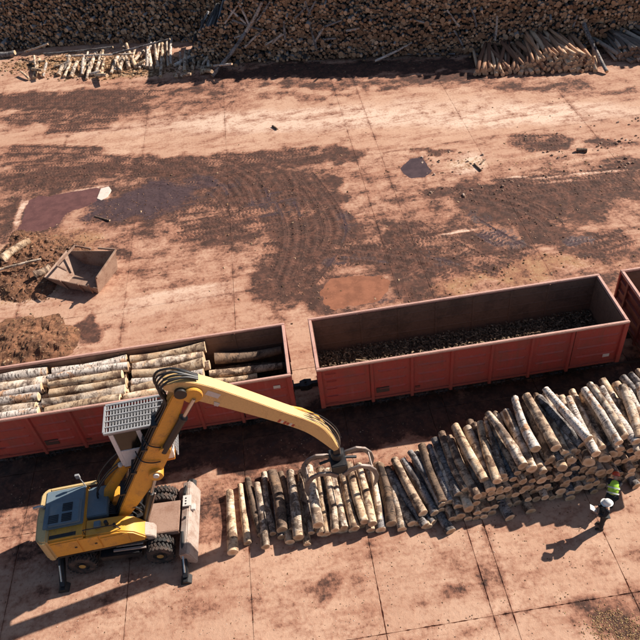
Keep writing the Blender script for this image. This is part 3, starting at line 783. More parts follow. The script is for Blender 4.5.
def ground_fields(x, y):
    wx = x+1.1*(fbm(x*.7, y*.7)-.5)*2; wy = y+1.1*(fbm(x*.7+50, y*.7+9)-.5)*2
    mud = 1.35*ellmask(wx, wy, MUD_SHADE); wet = ellmask(wx, wy, WET); saw = ellmask(wx, wy, SAWDUST); pale = ellmask(wx*.6+x*.4, wy*.6+y*.4, PALE)  # mud mask also carries the painted wagon and back pile shadows
    trk, ts, tt = tracks(x, y)
    mud = np.maximum(mud, trk*.62)
    mud = np.maximum(mud, np.maximum(ellmask(wx, wy, FILM), .06))
    jd = np.where(y < 1.9, np.min(np.abs(x[:, None]-np.array(NX)[None]), 1), np.min(np.abs(x[:, None]-np.array(FX)[None]), 1))
    jd = np.minimum(jd, np.min(np.abs(y[:, None]-np.array([-10.72, 1.9, 8.1, 19.9])[None]), 1))
    mud = mud+.24*np.exp(-(jd/.13)**2)*sstep(.35, .6, fbm(x*1.3+7, y*1.3))
    cl = ellmask(x*.8+wx*.2, y*.8+wy*.2, CLEAN); mud = mud*(1-cl); pale = np.maximum(pale, cl*1.2)
    z = .03+.02*(fbm(x*.5, y*.5)-.5)+mud*.085*(fbm(x*1.7+5, y*1.7)-.5)+mud*.05*(fbm(x*5., y*5.)-.5)
    z += saw*.06*(fbm(x*3, y*3)-.45)
    z -= trk*mud*.03*np.cos(np.clip(np.abs((np.mod(tt+10.45, .55))-.275), 0, .275)*11)
    for P in PUDS:
        pm = inpoly(wx*.25+x*.75, wy*.25+y*.75, P, .35); z = z*(1-pm)-.012*pm; mud = np.maximum(mud, .85*inpoly(wx*.5+x*.5, wy*.5+y*.5, P, 1.1)-.1)
    z = np.maximum(z, -.012)
    return z, dict(mud=mud, wet=wet, saw=saw, pale=pale, trk=trk, ts=ts, tt=tt)  # mud: mud patches plus painted wagon and back pile shadows
def slab(x0, x1, y0, y1, gap=.03, st=.13, parent=None):
    x0 += gap*random.uniform(.6, 1.4); x1 -= gap*random.uniform(.6, 1.4); y0 += gap*.7; y1 -= gap*.7
    nx = max(2, int((x1-x0)/st)+1); ny = max(2, int((y1-y0)/st)+1)
    X, Y = np.meshgrid(np.linspace(x0, x1, nx), np.linspace(y0, y1, ny)); X = X.ravel(); Y = Y.ravel()
    z, F = ground_fields(X, Y)
    jt = .007+.030*np.clip(fbm(X*2.3+5, Y*2.3)-.42, 0, 1)*2+.02*(fbm(X*7, Y*7) > .66)
    jt = jt*(.4 if y0 > 1.5 else .75)
    e = 1e-6; X = np.where(X <= x0+e, X+jt, np.where(X >= x1-e, X-jt, X)); Y = np.where(Y <= y0+e, Y+jt, np.where(Y >= y1-e, Y-jt, Y))
    z = z+random.uniform(-.0015, .0015)
    V = np.stack([X, Y, z], 1)
    i = np.arange(nx*ny).reshape(ny, nx)
    Q = np.stack([i[:-1, :-1].ravel(), i[:-1, 1:].ravel(), i[1:, 1:].ravel(), i[1:, :-1].ravel()], 1)
    ring = np.concatenate([i[0, :], i[1:, -1], i[-1, -2::-1], i[-2:0:-1, 0]])
    n0 = len(V); nr_ = len(ring); RT = V[ring].copy(); RT[:, 2] -= .001; RV = V[ring].copy(); RV[:, 2] = -.08; V = np.concatenate([V, RT, RV])
    k = np.arange(len(ring)); k2 = (k+1) % len(ring)
    Q = np.concatenate([Q, np.stack([n0+k2, n0+k, n0+nr_+k, n0+nr_+k2], 1)])
    me = bpy.data.meshes.new('concrete_slab'); me.vertices.add(len(V)); me.vertices.foreach_set('co', V.ravel())
    me.loops.add(len(Q)*4); me.loops.foreach_set('vertex_index', Q.ravel().astype(np.int32))
    me.polygons.add(len(Q)); me.polygons.foreach_set('loop_start', np.arange(0, len(Q)*4, 4, dtype=np.int32))
    me.update(calc_edges=True)
    me.polygons.foreach_set('use_smooth', np.r_[np.ones(len(Q)-len(ring), bool), np.zeros(len(ring), bool)])
    for kk, a in F.items():
        at = me.attributes.new(kk, 'FLOAT', 'POINT'); at.data.foreach_set('value', np.concatenate([a, a[ring], a[ring]]).astype(np.float32))
    me.materials.append(M['ground'])
    return mk('concrete_slab', me, parent)
yard = tag(g.build('yard_pavement', M['soil']), 'worn pinkish concrete slab yard smeared with mud', kind='structure')
yard.data.transform(Matrix.Translation((0,0,.032)) @ Matrix.Diagonal((.12,.12,1,1)))
for ya, yb in ((-17,-10.72), (-10.72,-4.6), (-4.6,-1.62)):
    for a, b in zip(NX[:-1], NX[1:]): slab(a, b, ya, yb, .003, .12, yard)
for a, b in zip(NX[:-1], NX[1:]): slab(a, b, -1.62, 1.9, .003, .2, yard)
for ya, yb in ((1.9,8.1), (8.1,19.9), (19.9,33.5), (33.5,47.)):
    for a, b in zip(FX[:-1], FX[1:]): slab(a, b, ya, yb, .001, .14 if yb < 21 else .2, yard)
def puddle(name, P, mat, label, z=.014):
    n = len(P); c = np.mean(P, axis=0); out = []
    for i in range(n*8):
        a = np.array(P[i//8]); b = np.array(P[(i//8+1) % n]); q = a+(b-a)*(i % 8)/8
        d = q-c; out.append((*(c+d*(1.16)), z))
    m = MB(); m.add(out, [tuple(range(len(out)))])
    tag(m.build(name, mat), label, kind='structure')
puddle('puddle', PUDDLE_RED, M['water_red'], 'reddish muddy puddle with pale chalky edges left of the yard')
puddle('puddle', PUDDLE_BROWN, M['water_brown'], 'opaque orange-brown puddle behind the empty wagon')
puddle('puddle', PUDDLE_DARK, M['water_dark'], 'small round dark violet puddle on the pale concrete')
m = MB(); n = len(CHALK); m.add([(x, y, .045+.01*((i*7) % 3)) for i, (x, y) in enumerate(CHALK)]+[(x, y, -.03) for x, y in CHALK], [tuple(range(n))]+[(i, i+n, (i+1) % n+n, (i+1) % n) for i in range(n)])
tag(m.build('concrete_piece', dirty('chalk', (.66,.56,.49), (.46,.33,.26), .42, 3, .9), bevel=.02), 'white broken concrete piece at the corner of the reddish puddle', 'rubble')

# ------------------------------------------------------------ railway track
tr = empty('railway_track', (-5, 0, 0)); tag(tr, 'dark railway track set in the yard under the wagons', kind='structure')
for s in (-1, 1):
    r = MB(); r.prism([(-.07,.0),(.07,.0),(.07,.025),(.012,.04),(.012,.06),(.036,.068),(.036,.1),(-.036,.1),(-.036,.068),(-.012,.06),(-.012,.04),(-.07,.025)], -40, 40, 'yz'); r.build('rail', M['rail'], tr).location = (0, s*.76, 0)

# ------------------------------------------------------------ wagons
WL, WW, ZB, ZT = 12.8, 3.1, 1.12, 3.5
POST = [-WL/2+2.22+1.66*i for i in range(6)]
def wagon_meshes():
    D = {}
    def panel(w):
        p = MB(); p.box(-w/2, w/2, -.012, .012, ZB+.1, ZT-.1)
        for z in (1.72, 2.25, 2.78):
            h = .05; x0 = -w/2+.16; x1 = w/2-.16
            p.add([(x0,-.012,z-.07),(x1,-.012,z-.07),(x1-.08,-.05,z),(x0+.08,-.05,z),(x0,-.012,z+.07),(x1,-.012,z+.07)], [(0,1,2,3),(3,2,5,4),(0,3,4),(1,5,2)])
        return p
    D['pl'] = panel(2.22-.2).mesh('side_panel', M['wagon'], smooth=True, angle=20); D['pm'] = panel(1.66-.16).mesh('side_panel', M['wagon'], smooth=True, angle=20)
    q = MB(); q.prism([(-.085,0),(-.06,-.1),(.06,-.1),(.085,0)], ZB-.12, ZT-.06, 'xy'); D['post'] = q.mesh('side_post', M['wagon'], bevel=.012)
    q = MB(); q.prism([(-.1,.02),(-.1,-.11),(.1,-.11),(.1,.02)], ZB-.02, ZT-.06, 'xy'); D['corner'] = q.mesh('corner_post', M['wagon'], bevel=.02)
    q = MB(); q.box(-WL/2, WL/2, -.06, .06, -.06, .06); D['rail'] = q.mesh('top_rail', M['rim'], bevel=.02)
    q = MB(); q.box(-.07, .07, -WW/2+.125, WW/2-.125, -.06, .06); D['erail'] = q.mesh('end_top_rail', M['rim'], bevel=.02)
    q = MB(); q.box(-WL/2+.1, WL/2-.1, -.05, .05, ZB, ZB+.14); D['sill'] = q.mesh('side_sill', M['wagon'], bevel=.015)
    q = MB(); q.box(-.012, .012, -WW/2+.1, WW/2-.1, ZB, ZT-.1)
    for z in (1.5, 2.0, 2.5, 3.0): q.prism([(.012,z-.09),(.09,z-.05),(.09,z+.05),(.012,z+.09)], -WW/2+.2, WW/2-.2, 'xz')
    for y in (-.75, .75): q.box(.012, .12, y-.07, y+.07, ZB, ZT-.12)
    D['end'] = q.mesh('end_wall', M['wagon_dark'], smooth=True, angle=20)
    q = MB(); q.box(-WL/2+.05, WL/2-.05, -WW/2+.16, WW/2-.16, 1.3, 1.36); D['floor'] = q.mesh('floor', M['inner'])
    q = MB(); q.box(-WL/2+.06, WL/2-.06, -.006, .006, 1.36, ZT-.12)
    for x in POST: q.box(x-.05, x+.05, .006, .03, 1.36, ZT-.12)
    for z in (1.9, 2.45, 3.0): q.prism([(.006,z-.05),(.022,z),(.006,z+.05)], -WL/2+.1, WL/2-.1, 'yz')
    D['lining'] = q.mesh('inner_lining', M['inner'])
    q = MB(); q.box(-.006, .006, -WW/2+.17, WW/2-.17, 1.36, ZT-.12); D['elining'] = q.mesh('inner_end_lining', M['inner'])
    q = MB(); q.box(-WL/2, WL/2, -.2, .2, .95, 1.28)
    for x in [-5.4+1.2*i for i in range(10)]: q.box(x-.06, x+.06, -1.35, 1.35, 1.08, 1.28)
    D['frame'] = q.mesh('underframe', M['black'])
    q = MB(); q.box(-.3, .3, -.03, .03, 1.0, 1.12); q.box(-.16, -.08, -.09, .0, .86, 1.12); q.box(.1, .16, -.12, .0, .9, 1.08); q.tube([(-.25,-.06,.98),(.25,-.06,.98)], .03, 6)
    D['latch'] = q.mesh('hatch_latch', M['black'])
    q = MB()
    for s in (-1, 1):
        q.prism([(-1.25,.42),(-1.1,.72),(-.4,.82),(.4,.82),(1.1,.72),(1.25,.42),(.95,.5),(.45,.3),(-.45,.3),(-.95,.5)], s*.98-.09, s*.98+.09, 'xz')
        for x in (-.16, 0, .16): q.lathe([(.05,.34),(.07,.34),(.07,.62),(.05,.62)], (x, s*.98-.12*(-s), 0), 'z', 8)
    q.box(-.28, .28, -1.1, 1.1, .55, .9)
    D['bogie'] = q.mesh('bogie', M['black'], smooth=True)
    q = MB()
    q.lathe([(.06,-.1),(.16,-.1),(.18,-.06),(.38,-.045),(.40,-.07),(.475,-.07),(.475,.05),(.51,.06),(.51,.085),(.38,.085),(.36,.03),(.18,.03),(.12,.12),(.0,.12)], (0,0,0), 'y', 24)
    D['wheel'] = q.mesh('wheel', M['rail'], smooth=True)
    q = MB(); q.tube([(0,-.8,0),(0,.8,0)], .075, 10); D['axle'] = q.mesh('axle', M['rail'], smooth=True)
    q = MB(); q.box(0, .32, -.1, .1, .95, 1.15); q.prism([(.3,-.18),(.62,-.22),(.66,-.05),(.5,.0),(.66,.12),(.5,.24),(.3,.16)], .9, 1.2, 'xy'); D['coupler'] = q.mesh('coupler', M['black'], bevel=.015)
    q = MB()
    for z in (1.3, 1.75, 2.2, 2.65, 3.1): q.tube([(-.2,-.0,z),(-.2,-.06,z),(.2,-.06,z),(.2,0,z)], .014, 6)
    D['steps'] = q.mesh('step_rungs', M['wagon'])
    return D
WD = wagon_meshes()
def wagon(x, y, label, plate_hi):
    root = empty('gondola_wagon', (x, y, 0)); tag(root, label, 'wagon', 'open wagons coupled in a train')
    def P(k, loc, rz=0): return mk(WD[k].name.split('.')[0], WD[k], root, loc, rz)
    for s in (-1, 1):
        rz = 0 if s < 0 else math.pi
        yy = s*(WW/2-.1)
        xs = [-WL/2]+POST+[WL/2]
        for i in range(7):
            P('pl' if i in (0, 6) else 'pm', ((xs[i]+xs[i+1])/2, yy, 0), rz)
        for px in POST:
            P('post', (px, s*(WW/2-.112), 0), rz)
        for px in (-WL/2+.1, WL/2-.1): P('corner', (px, s*(WW/2-.11), 0), rz)
        P('rail', (0, s*(WW/2-.06), ZT-.06)); P('sill', (0, s*(WW/2-.1-.0), 0))
        P('lining', (0, s*(WW/2-.13), 0), math.pi if s > 0 else 0)
        for i in range(7):
            for dx in (-.42, .42): P('latch', ((xs[i]+xs[i+1])/2+dx, s*(WW/2-.1), 0), rz)
        P('end', (s*(WL/2-.13), 0, 0), math.pi if s < 0 else 0); P('erail', (s*(WL/2-.072), 0, ZT-.062))
        P('elining', (s*(WL/2-.16), 0, 0)); P('coupler', (s*(WL/2-.05), 0, 0), 0 if s > 0 else math.pi)
        b = P('bogie', (s*4.3, 0, 0))
        for ax in (-.92, .92):
            mk('axle', WD['axle'], b, (ax, 0, .6))
            for sy in (-1, 1): mk('wheel', WD['wheel'], b, (ax, sy*.76, .6), 0 if sy < 0 else math.pi)
        P('steps', (s*(WL/2-.55), -(WW/2-.1), 0)) if s < 0 else P('steps', (s*(WL/2-.55), (WW/2-.1), 0), math.pi)
    P('floor', (0,0,0)); P('frame', (0,0,0))
    q = MB(); yf = -(WW/2-.1)-.03
    z0 = 2.75 if plate_hi else 1.52
    q.box(WL/2-.78, WL/2-.5, yf-.01, yf+.005, z0, z0+.2); q.build('marking_plate', M['plate_white'], root)
    q = MB(); q.box(POST[0]+.15, POST[0]+.7, yf-.012, yf+.004, 1.5, 1.8); q.build('marking_plate', M['plate_dark'], root)
    q = MB(); q.box(POST[1]+.14, POST[1]+.34, yf-.01, yf+.004, 1.42, 1.54); q.build('marking_plate', M['wagon_dark'], root)
    return root
wagon(0, 0, 'empty red open wagon in the middle with dark bark litter on its floor', False)
wagon(-13.82, -.03, 'red open wagon at the left loaded with bundles of birch logs', True)
wagon(13.75, .02, 'red open wagon cut off by the right picture edge', False)

# ------------------------------------------------------------ logs
def log_meshes(kind, nvar, sides=14, segs=8, caps=False, endmat=None):
    out = []
    for v in range(nvar):
        rs = np.random.RandomState(hash((kind, v)) % 9999 if False else 100*ord(kind[0])+v)
        ph = rs.rand(6)*6.28; b1, b2 = rs.uniform(-.5, .5, 2); tp = rs.uniform(.03, .17)
        knots = [(rs.uniform(-.4, .4), rs.rand()*6.28, rs.uniform(.08, .2)) for _ in range(3)]
        V = []; F = []; Mi = []
        for i in range(segs+1):
            x = -.5+i/segs
            for k in range(sides):
                a = 2*math.pi*k/sides
                r = 1+.05*math.sin(2*a+ph[0]+x*2)+.035*math.sin(3*a+ph[1]+3*x)+.03*math.sin(5*a+ph[2]+7*x)-tp*2*x
                for kx, ka, kh in knots:
                    d = ((x-kx)*12)**2+(2*math.sin((a-ka)/2))**2*3; r += kh*math.exp(-d*2)
                r += rs.uniform(-.02, .02)
                V.append((x, r*math.cos(a)+b1*math.cos(math.pi*x), r*math.sin(a)+b2*math.cos(math.pi*x)))
        for i in range(segs):
            for k in range(sides):
                a = i*sides+k; b = i*sides+(k+1) % sides; F.append((a, a+sides, b+sides, b)); Mi.append(0)
        ends = []
        for e, i in ((0, 0), (1, segs)):
            ring = [i*sides+k for k in range(sides)]
            if caps:
                F.append(tuple(ring if e == 0 else reversed(ring))); Mi.append(1)
            else:
                rv = [V[q] for q in ring]; c = (rv[0][0]+(-.002 if e == 0 else .002), sum(q[1] for q in rv)/sides, sum(q[2] for q in rv)/sides)
                rv2 = [(q[0]+(-.003 if e == 0 else .003), c[1]+(q[1]-c[1])*.96, c[2]+(q[2]-c[2])*.96) for q in rv]
                fs = []
                for k in range(sides):
                    k2 = (k+1) % sides
                    f1 = (k, sides+k, sides+k2, k2); f2 = (sides+k, 2*sides, sides+k2)
                    fs += [f1, f2] if e == 1 else [f1[::-1], f2[::-1]]
                me = bpy.data.meshes.new('cut_face'); me.from_pydata(rv+rv2+[c], [], fs); me.materials.append(endmat or M['cut']); me.update(); ends.append(me)
        me = bpy.data.meshes.new('log'); me.from_pydata(V, [], F); me.materials.append(M['bark_'+kind])
        if caps: me.materials.append(endmat or M['cut'])
        me.polygons.foreach_set('material_index', Mi)
        me.polygons.foreach_set('use_smooth', [m == 0 for m in Mi]); me.update()
        out.append((me, ends))
    return out
LM = {k: log_meshes(k, 7) for k in 'WBTMDG'}
FAR = {k: log_meshes(k, 4, 9, 4, True) for k in 'TMDGBW'}
WALL = log_meshes('K', 5, 9, 1, True, M['cut_old'])
def place(o, a, b, r):
    a = Vector(a); b = Vector(b); d = b-a; L = d.length
    q = d.to_track_quat('X', 'Z')
    o.location = (a+b)/2
    o.rotation_euler = (q @ Euler((random.uniform(0, 6.28), 0, 0)).to_quaternion()).to_euler()
    o.scale = (L, r, r)
def log(a, b, r, kind, label, group, name='log'):
    me, ends = random.choice(LM[kind]); o = mk(name, me); place(o, a, b, r)
    for e in ends: mk('cut_face', e, o)
    tag(o, label, 'log', group); return o
def farlog(a, b, r, kind, label, group, lib=None, name='log', cat='log'):
    o = mk(name, random.choice((lib or FAR)[kind] if lib is None else lib)[0]); place(o, a, b, r); tag(o, label, cat, group); return o
KN = {'W': 'white birch', 'B': 'birch', 'T': 'peeled tan', 'M': 'mottled brown', 'D': 'dark barked', 'G': 'grey barked'}
# loose near stack: the top logs first, then the rows below them
top = sorted(TOP_LOGS, key=lambda q: q[0][0])
for i, (a, b, r, k) in enumerate(top):
    if a[0] > 7.6: continue
    log(a, b, r, k, f"{KN[k]} log, {nth(i+1)} from the left on top of the near stack", 'logs on top of the near stack')
def prof(x):
    return float(np.interp(x, [-9, -8.7, -6, -5, -3.6, -3., -2.4, -1.6, -.6, .5, 2, 4, 7, 11], [.0, .3, .36, .36, .2, .45, .7, 1.1, 1.5, 1.78, 2.02, 2.12, 2.15, 2.15]))
def front(x):
    return float(np.interp(x, [-10, -5, -3, -1.5, 0, 3, 6, 12], [-6.75, -6.85, -7.05, -7.05, -6.85, -6.78, -6.35, -5.6]))
nlow = 0
z = 0
for row in range(8):
    zc = .16+row*.285; x = -8.8+.17*(row % 2); nr = 0
    while x < 7.6:
        r = random.uniform(.135, .19)
        x += r
        if zc+.2 < prof(x)+.12 and not (-5.3 < x < -3.4 and row > 0):
            f = front(x)+.27*zc+random.uniform(-.22, .22); L = random.uniform(2.7, 2.9); yaw = random.gauss(-.03, .035)
            if x > -4: yaw -= .05
            if row == 0 and random.random() < .12: f -= random.uniform(.2, .45)
            dz = random.uniform(-.04, .04)
            a = (x, f, zc+dz); b = (x+L*math.sin(yaw), f+L*math.cos(yaw), max(.14, zc-dz))
            log(a, b, r, random.choice('MMMDGBTBT'), f"sawn log end, {nth(nr+1)} from the left in the {nth(row+1)} row up of the near stack", 'logs in the lower rows of the near stack'); nlow += 1; nr += 1
        x += r*random.uniform(1.0, 1.12)
for (xa, yb_) in ((-.13, -7.35), (4.9, -6.9), (-2.4, -7.5)):
    log((xa, yb_, .17), (xa-.55, yb_+2.6, .17), .17, 'G', {-.13: 'grey log sticking out on the ground below the near stack', 4.9: 'grey log end jutting out behind the worker in the yellow vest', -2.4: 'grey log jutting out at the foot of the near stack by the dark logs'}[xa], 'logs in the lower rows of the near stack')

# left wagon load: bundles along X
def bundle(x0, x1, nm, ztop, ys, kinds, layers=2):
    n = len(ys)
    for i, (y, k) in enumerate(zip(ys, kinds)):
        r = random.uniform(.17, .23); e0 = random.uniform(-.2, .15); e1 = random.uniform(-.22, .14); t = random.uniform(-.06, .06)
        log((x1+e1, y-t, ztop+random.uniform(-.06, .06)), (x0+e0, y+t, ztop+random.uniform(-.06, .06)), r, k,
            f"{KN[k]} log, {nth(i+1)} from the far rim in the {nm} bundle of the left wagon", 'logs in the left wagon')
    for l in range(1, layers):
        for j in range(n-(l % 2)):
            y = ys[0]+(ys[-1]-ys[0])*(j+.5*(l % 2))/(n-1); r = random.uniform(.17, .215); e = random.uniform(-.15, .15)
            log((x1+e+.05, y, ztop-.37*l), (x0+e, y+random.uniform(-.05, .05), ztop-.37*l), r, random.choice('WBBM'), f"{nth(j+1)} log from the far rim in the under layer of the left wagon's {nm} bundle", 'logs in the lower layers of the left wagon')
Y6 = [1.12, .67, .22, -.23, -.68, -1.12]
bundle(-20.6, -17.62, 'leftmost', 3.08, Y6, 'WBWWBW')
bundle(-17.4, -14.25, 'second', 3.15, Y6, 'WWTTBT')
bundle(-14.05, -11.0, 'third', 3.1, Y6, 'TBTWTT')
for i, (a, b, r, k, lb) in enumerate([((-10.6,.95,2.55),(-7.75,1.0,2.4),.22,'D','dark log lying along the far wall at the right end of the left wagon'),
    ((-10.9,.32,2.25),(-7.8,.40,2.05),.17,'M','brown log in the shade at the right end of the left wagon'),
    ((-10.95,-.05,2.2),(-8.9,-.02,2.1),.14,'T','short tan log beside the brown one in the left wagon'),
    ((-11.0,-.5,2.15),(-8.8,-.45,2.1),.15,'B','tan log end half hidden behind the excavator stick in the left wagon'),
    ((-10.7,.7,1.9),(-7.7,.62,1.75),.2,'D','dark log under the brown one at the right end of the left wagon'),
    ((-10.8,-.1,1.75),(-7.7,-.2,1.7),.2,'D','dark log on the floor at the right end of the left wagon')]):
    log(a, b, r, k, lb, 'logs in the left wagon')

# ------------------------------------------------------------ towering back pile
camv = Vector(cam.location)
def wallpile(p0, p1, h, lean, start, taper=0):
    p0 = Vector((*p0, 0)); p1 = Vector((*p1, 0)); u = (p1-p0); L = u.length; u.normalize(); nrm = Vector((u.y, -u.x, 0))
    res = []; z = start; row = 0
    while z < h:
        x = random.uniform(0, .3); rr = []
        while x < L:
            if taper and z > .6+taper*x+.8*math.sin(x*1.7): x += .3; continue
            big = random.random(); r = random.uniform(.07, .115) if big < .8 else random.uniform(.115, .19)
            x += r
            wv = .6*(fbm(np.array(x*.25+40), np.array(z*.5))-.5)+.9*(fbm(np.array(x*.08), np.array(z*.2+7))-.5)
            off = random.gauss(0, .13)-wv*1.2+ (random.uniform(.2, .7) if random.random() < .07 else 0)
            c = p0+u*x-nrm*(lean*z)+nrm*off; zz = z+random.uniform(-.08, .08)+.4*(fbm(np.array(x*.12+9), np.array(z*.1))-.5)
            tilt = random.gauss(-.06, .12) if random.random() < .75-.25*(z < 3) else random.gauss(.35, .2)
            yaw = random.gauss(0, .10)
            d = (-nrm+u*yaw+Vector((0,0,1))*(-tilt*.6)).normalized()
            a = c+Vector((0,0,max(zz, r))); b = a+d*random.uniform(3.2, 4.4)
            b.z = max(b.z, r*.9)
            res.append((a, b, r)); x += r*random.uniform(.92, 1.05)
        z += .178; row += 1
    return res
wall = wallpile((-12.6,38.6), (30,27.6), 6.1, .28, .15, 1.25)+wallpile((-58,55.75), (-8.,42.2), 7.4, .6, .15)
m = MB()
for i, (a, b, r) in enumerate(wall):
    me = WALL[i % len(WALL)][0]; d = (b-a); q = d.to_track_quat('X', 'Z') @ Euler((random.uniform(0, 6.28), 0, 0)).to_quaternion()
    T = Matrix.Translation((a+b)/2) @ q.to_matrix().to_4x4() @ Matrix.Diagonal((d.length, r, r, 1))
    o0 = len(m.v); m.v += [tuple(T @ v.co) for v in me.vertices]
    for p in me.polygons: m.f.append(tuple(o0+k for k in p.vertices)); m.m.append(p.material_index)
def pile_mat(name, cols, sc):
    t = NT(name); g_ = t.n.new('ShaderNodeNewGeometry'); rv = g_.outputs['Random Per Island']; co = t.coord('World')
    c = t.mix(t.ss(rv, .1, .9), cols[0], cols[1]); f2 = t.math('FRACT', t.math('MULTIPLY', rv, 13.7))
    c = t.mix(t.ss(f2, .72, .8), c, cols[2]); c = t.mix(t.ss(t.noise(co, sc, 4, .7), .5, .72, 0, .75), c, tuple(x*.35 for x in cols[0]))
    return t.set(c, .9, 0, .2)
me = bpy.data.meshes.new('log_pile_mass'); me.from_pydata(m.v, [], m.f)
me.materials.append(pile_mat('pile_bark', ((.11,.10,.097),(.045,.04,.037),(.32,.31,.305)), 6)); me.materials.append(pile_mat('pile_ends', ((.44,.275,.165),(.22,.13,.08),(.62,.43,.28)), 8))
me.polygons.foreach_set('material_index', m.m); me.update()
tag(mk('log_pile_mass', me), 'mass of weathered stacked logs filling the top of the picture', kind='stuff')

# low stacks in front of the back pile
def lowstack(p0, p1, n, rows, L, dirv, kinds, label, group, hh):
    m = MB()
    p0 = Vector((*p0, 0)); p1 = Vector((*p1, 0)); dv = Vector((*dirv, 0)).normalized()
    for row in range(rows):
        cnt = 0
        for i in range(n-row):
            f = (i+.5*row+random.uniform(-.25, .25))/n
            if row > hh(f): continue
            r = random.uniform(.10, .175); c = p0.lerp(p1, f)+dv*(.18*row+random.uniform(-.25, .25))
            yaw = random.gauss(0, .16)+(f-.5)*.35; d = Euler((0, 0, yaw)).to_matrix() @ dv
            a = c+Vector((0, 0, .15+row*.235+random.uniform(0, .08))); b = a+d*random.uniform(.85, 1.05)*L+Vector((0, 0, random.uniform(-.02, .6)))
            me = FAR[random.choice(kinds)]; me = me[cnt % len(me)][0]; cnt += 1; dd = b-a; q = dd.to_track_quat('X', 'Z') @ Euler((random.uniform(0, 6.28), 0, 0)).to_quaternion()
            T = Matrix.Translation((a+b)/2) @ q.to_matrix().to_4x4() @ Matrix.Diagonal((dd.length, r, r, 1)); o0 = len(m.v); m.v += [tuple(T @ v.co) for v in me.vertices]
            for p in me.polygons: m.f.append(tuple(o0+k for k in p.vertices)); m.m.append(p.material_index)
    me = bpy.data.meshes.new(group); me.from_pydata(m.v, [], m.f); me.materials.append(pile_mat(group+'_bark', kinds_col[group], 5)); me.materials.append(M['cut'] if group == 'low_log_stack' else M['cut_old'])
    me.polygons.foreach_set('material_index', m.m); me.polygons.foreach_set('use_smooth', [x == 0 for x in m.m]); me.update(); tag(mk(group, me), label, kind='stuff')
kinds_col = {'low_log_stack': ((.50,.29,.18),(.20,.10,.065),(.66,.46,.31)), 'corner_log_stack': ((.30,.24,.20),(.12,.09,.075),(.46,.38,.31))}
lowstack((9.0,28.7), (17.6,26.6), 31, 7, 4.4, (.12,1), 'TM', 'low stack of reddish brown logs before the back pile at right', 'low_log_stack', lambda f: 1.2+3.4*sstep(.25, .62, f)-2.0*sstep(.85, 1., f))
lowstack((19.4,27.6), (23.6,26.2), 15, 5, 4.2, (-.2,1), 'GD', 'small stack of grey logs at the upper right corner', 'corner_log_stack', lambda f: 3.5)
for i, (a, b, r) in enumerate(POLES):
    farlog(a, b, r, random.choice('WBTB'), f'pale trimmed pole, {nth(i+1)} of the row lying below the upper left pile', 'pale poles leaning by the back pile', name='pole', cat='pole')
FL = ['thick grey log lying at the far left below the back pile', 'lower thick grey log lying at the far left edge', 'long thin grey pole lying across the pale poles at left', 'second thin pole lying across the pale poles', 'thin pole resting aslant on the pale poles', 'short thin pole near the left end of the row of poles', 'long white birch trunk sliding down the corner of the back pile', 'short pole beside the foot of the long white trunk', 'dark pole leaning beside the long white trunk', 'upper end of a white trunk near the top edge', 'white pole crossing the long trunk high on the back pile', 'white stick lying high on the back pile near the corner', 'pole lying flat in the shadow of the back pile', 'thin bare pole leaning on the back pile above the pale concrete', 'straight pole lying in the shadow right of the leaning one', 'long grey trunk leaning on the pile behind the low stack', 'white pole slanting near the top edge of the back pile', 'white pole beside the crossing ones on the back pile']
for i, (a, b) in enumerate(FALLEN):
    farlog(a, b, .24 if i < 2 else (.15 if i in (6, 9, 15) else .085), 'G' if i in (0, 1, 8, 15) else 'GW'[i % 2], FL[i] if i < len(FL) else f'pale pole lying on the back pile, {nth(i-len(FL)+1)} of the scattered ones', 'fallen poles by the back pile', name='pole', cat='pole')
# ------------------------------------------------------------ material handler (excavator)
ex = empty('excavator', (-14.55, -5.4, 0.02), R(-2)); tag(ex, 'yellow wheeled timber excavator with raised white cab and long boom', 'excavator')
UR = R(4.5)
def spl(P, k=5):
    P = [Vector(p) for p in P]; out = []
    for i in range(len(P)-1):
        p0 = P[max(i-1, 0)]; p1 = P[i]; p2 = P[i+1]; p3 = P[min(i+2, len(P)-1)]
        for q in range(k):
            f = q/k; out.append(.5*((2*p1)+(p2-p0)*f+(2*p0-5*p1+4*p2-p3)*f*f+(3*p1-p0-3*p2+p3)*f**3))
    return out+[P[-1]]
def U(mb, name, mat, parent=None, bevel=0, smooth=False, angle=35):
    o = mb.build(name, mat, parent or ex, bevel, smooth, angle)
    if parent is None: o.rotation_euler = (0, 0, UR)
    return o
# undercarriage
q = MB(); q.box(-1.75, 1.5, -.42, .42, .42, .92); q.box(-1.6, -1.3, -.8, .8, .42, .62); q.box(1.3, 1.6, -.8, .8, .42, .62); q.box(-2.3, -1.7, -.5, .5, .5, .9)
q.build('chassis', M['black'], ex, bevel=.03)
q = MB(); q.box(.72, 2.2, -.66, .62, .93, 1.02); q.box(.72, 2.2, -.70, -.665, .8, 1.03); q.build('front_deck', M['deck'], ex, bevel=.012)
q = MB(); q.lathe([(.2,.88),(.62,.88),(.66,.95),(.66,1.06),(.2,1.06)], (0,0,0), 'z', 32); q.build('slewing_ring', M['black'], ex, smooth=True)
def tyre_mesh():
    q = MB(); q.lathe([(.27,-.11),(.33,-.135),(.44,-.14),(.49,-.12),(.505,-.06),(.505,.06),(.49,.12),(.44,.14),(.33,.135),(.27,.11)], (0,0,0), 'y', 32)
    for k in range(22):
        a = 2*math.pi*k/22
        for s in (-1, 1):
            Mx = Euler((0, -(a+(.143 if s > 0 else 0)), 0)).to_matrix().to_4x4() @ Matrix.Translation((.515, s*.068, 0)) @ Euler((s*.45, 0, 0)).to_matrix().to_4x4()
            q.box(-.03, .025, -.075, .075, -.034, .034, 0, Mx)
    return q.mesh('tyre', M['tyre'], smooth=True, angle=30)
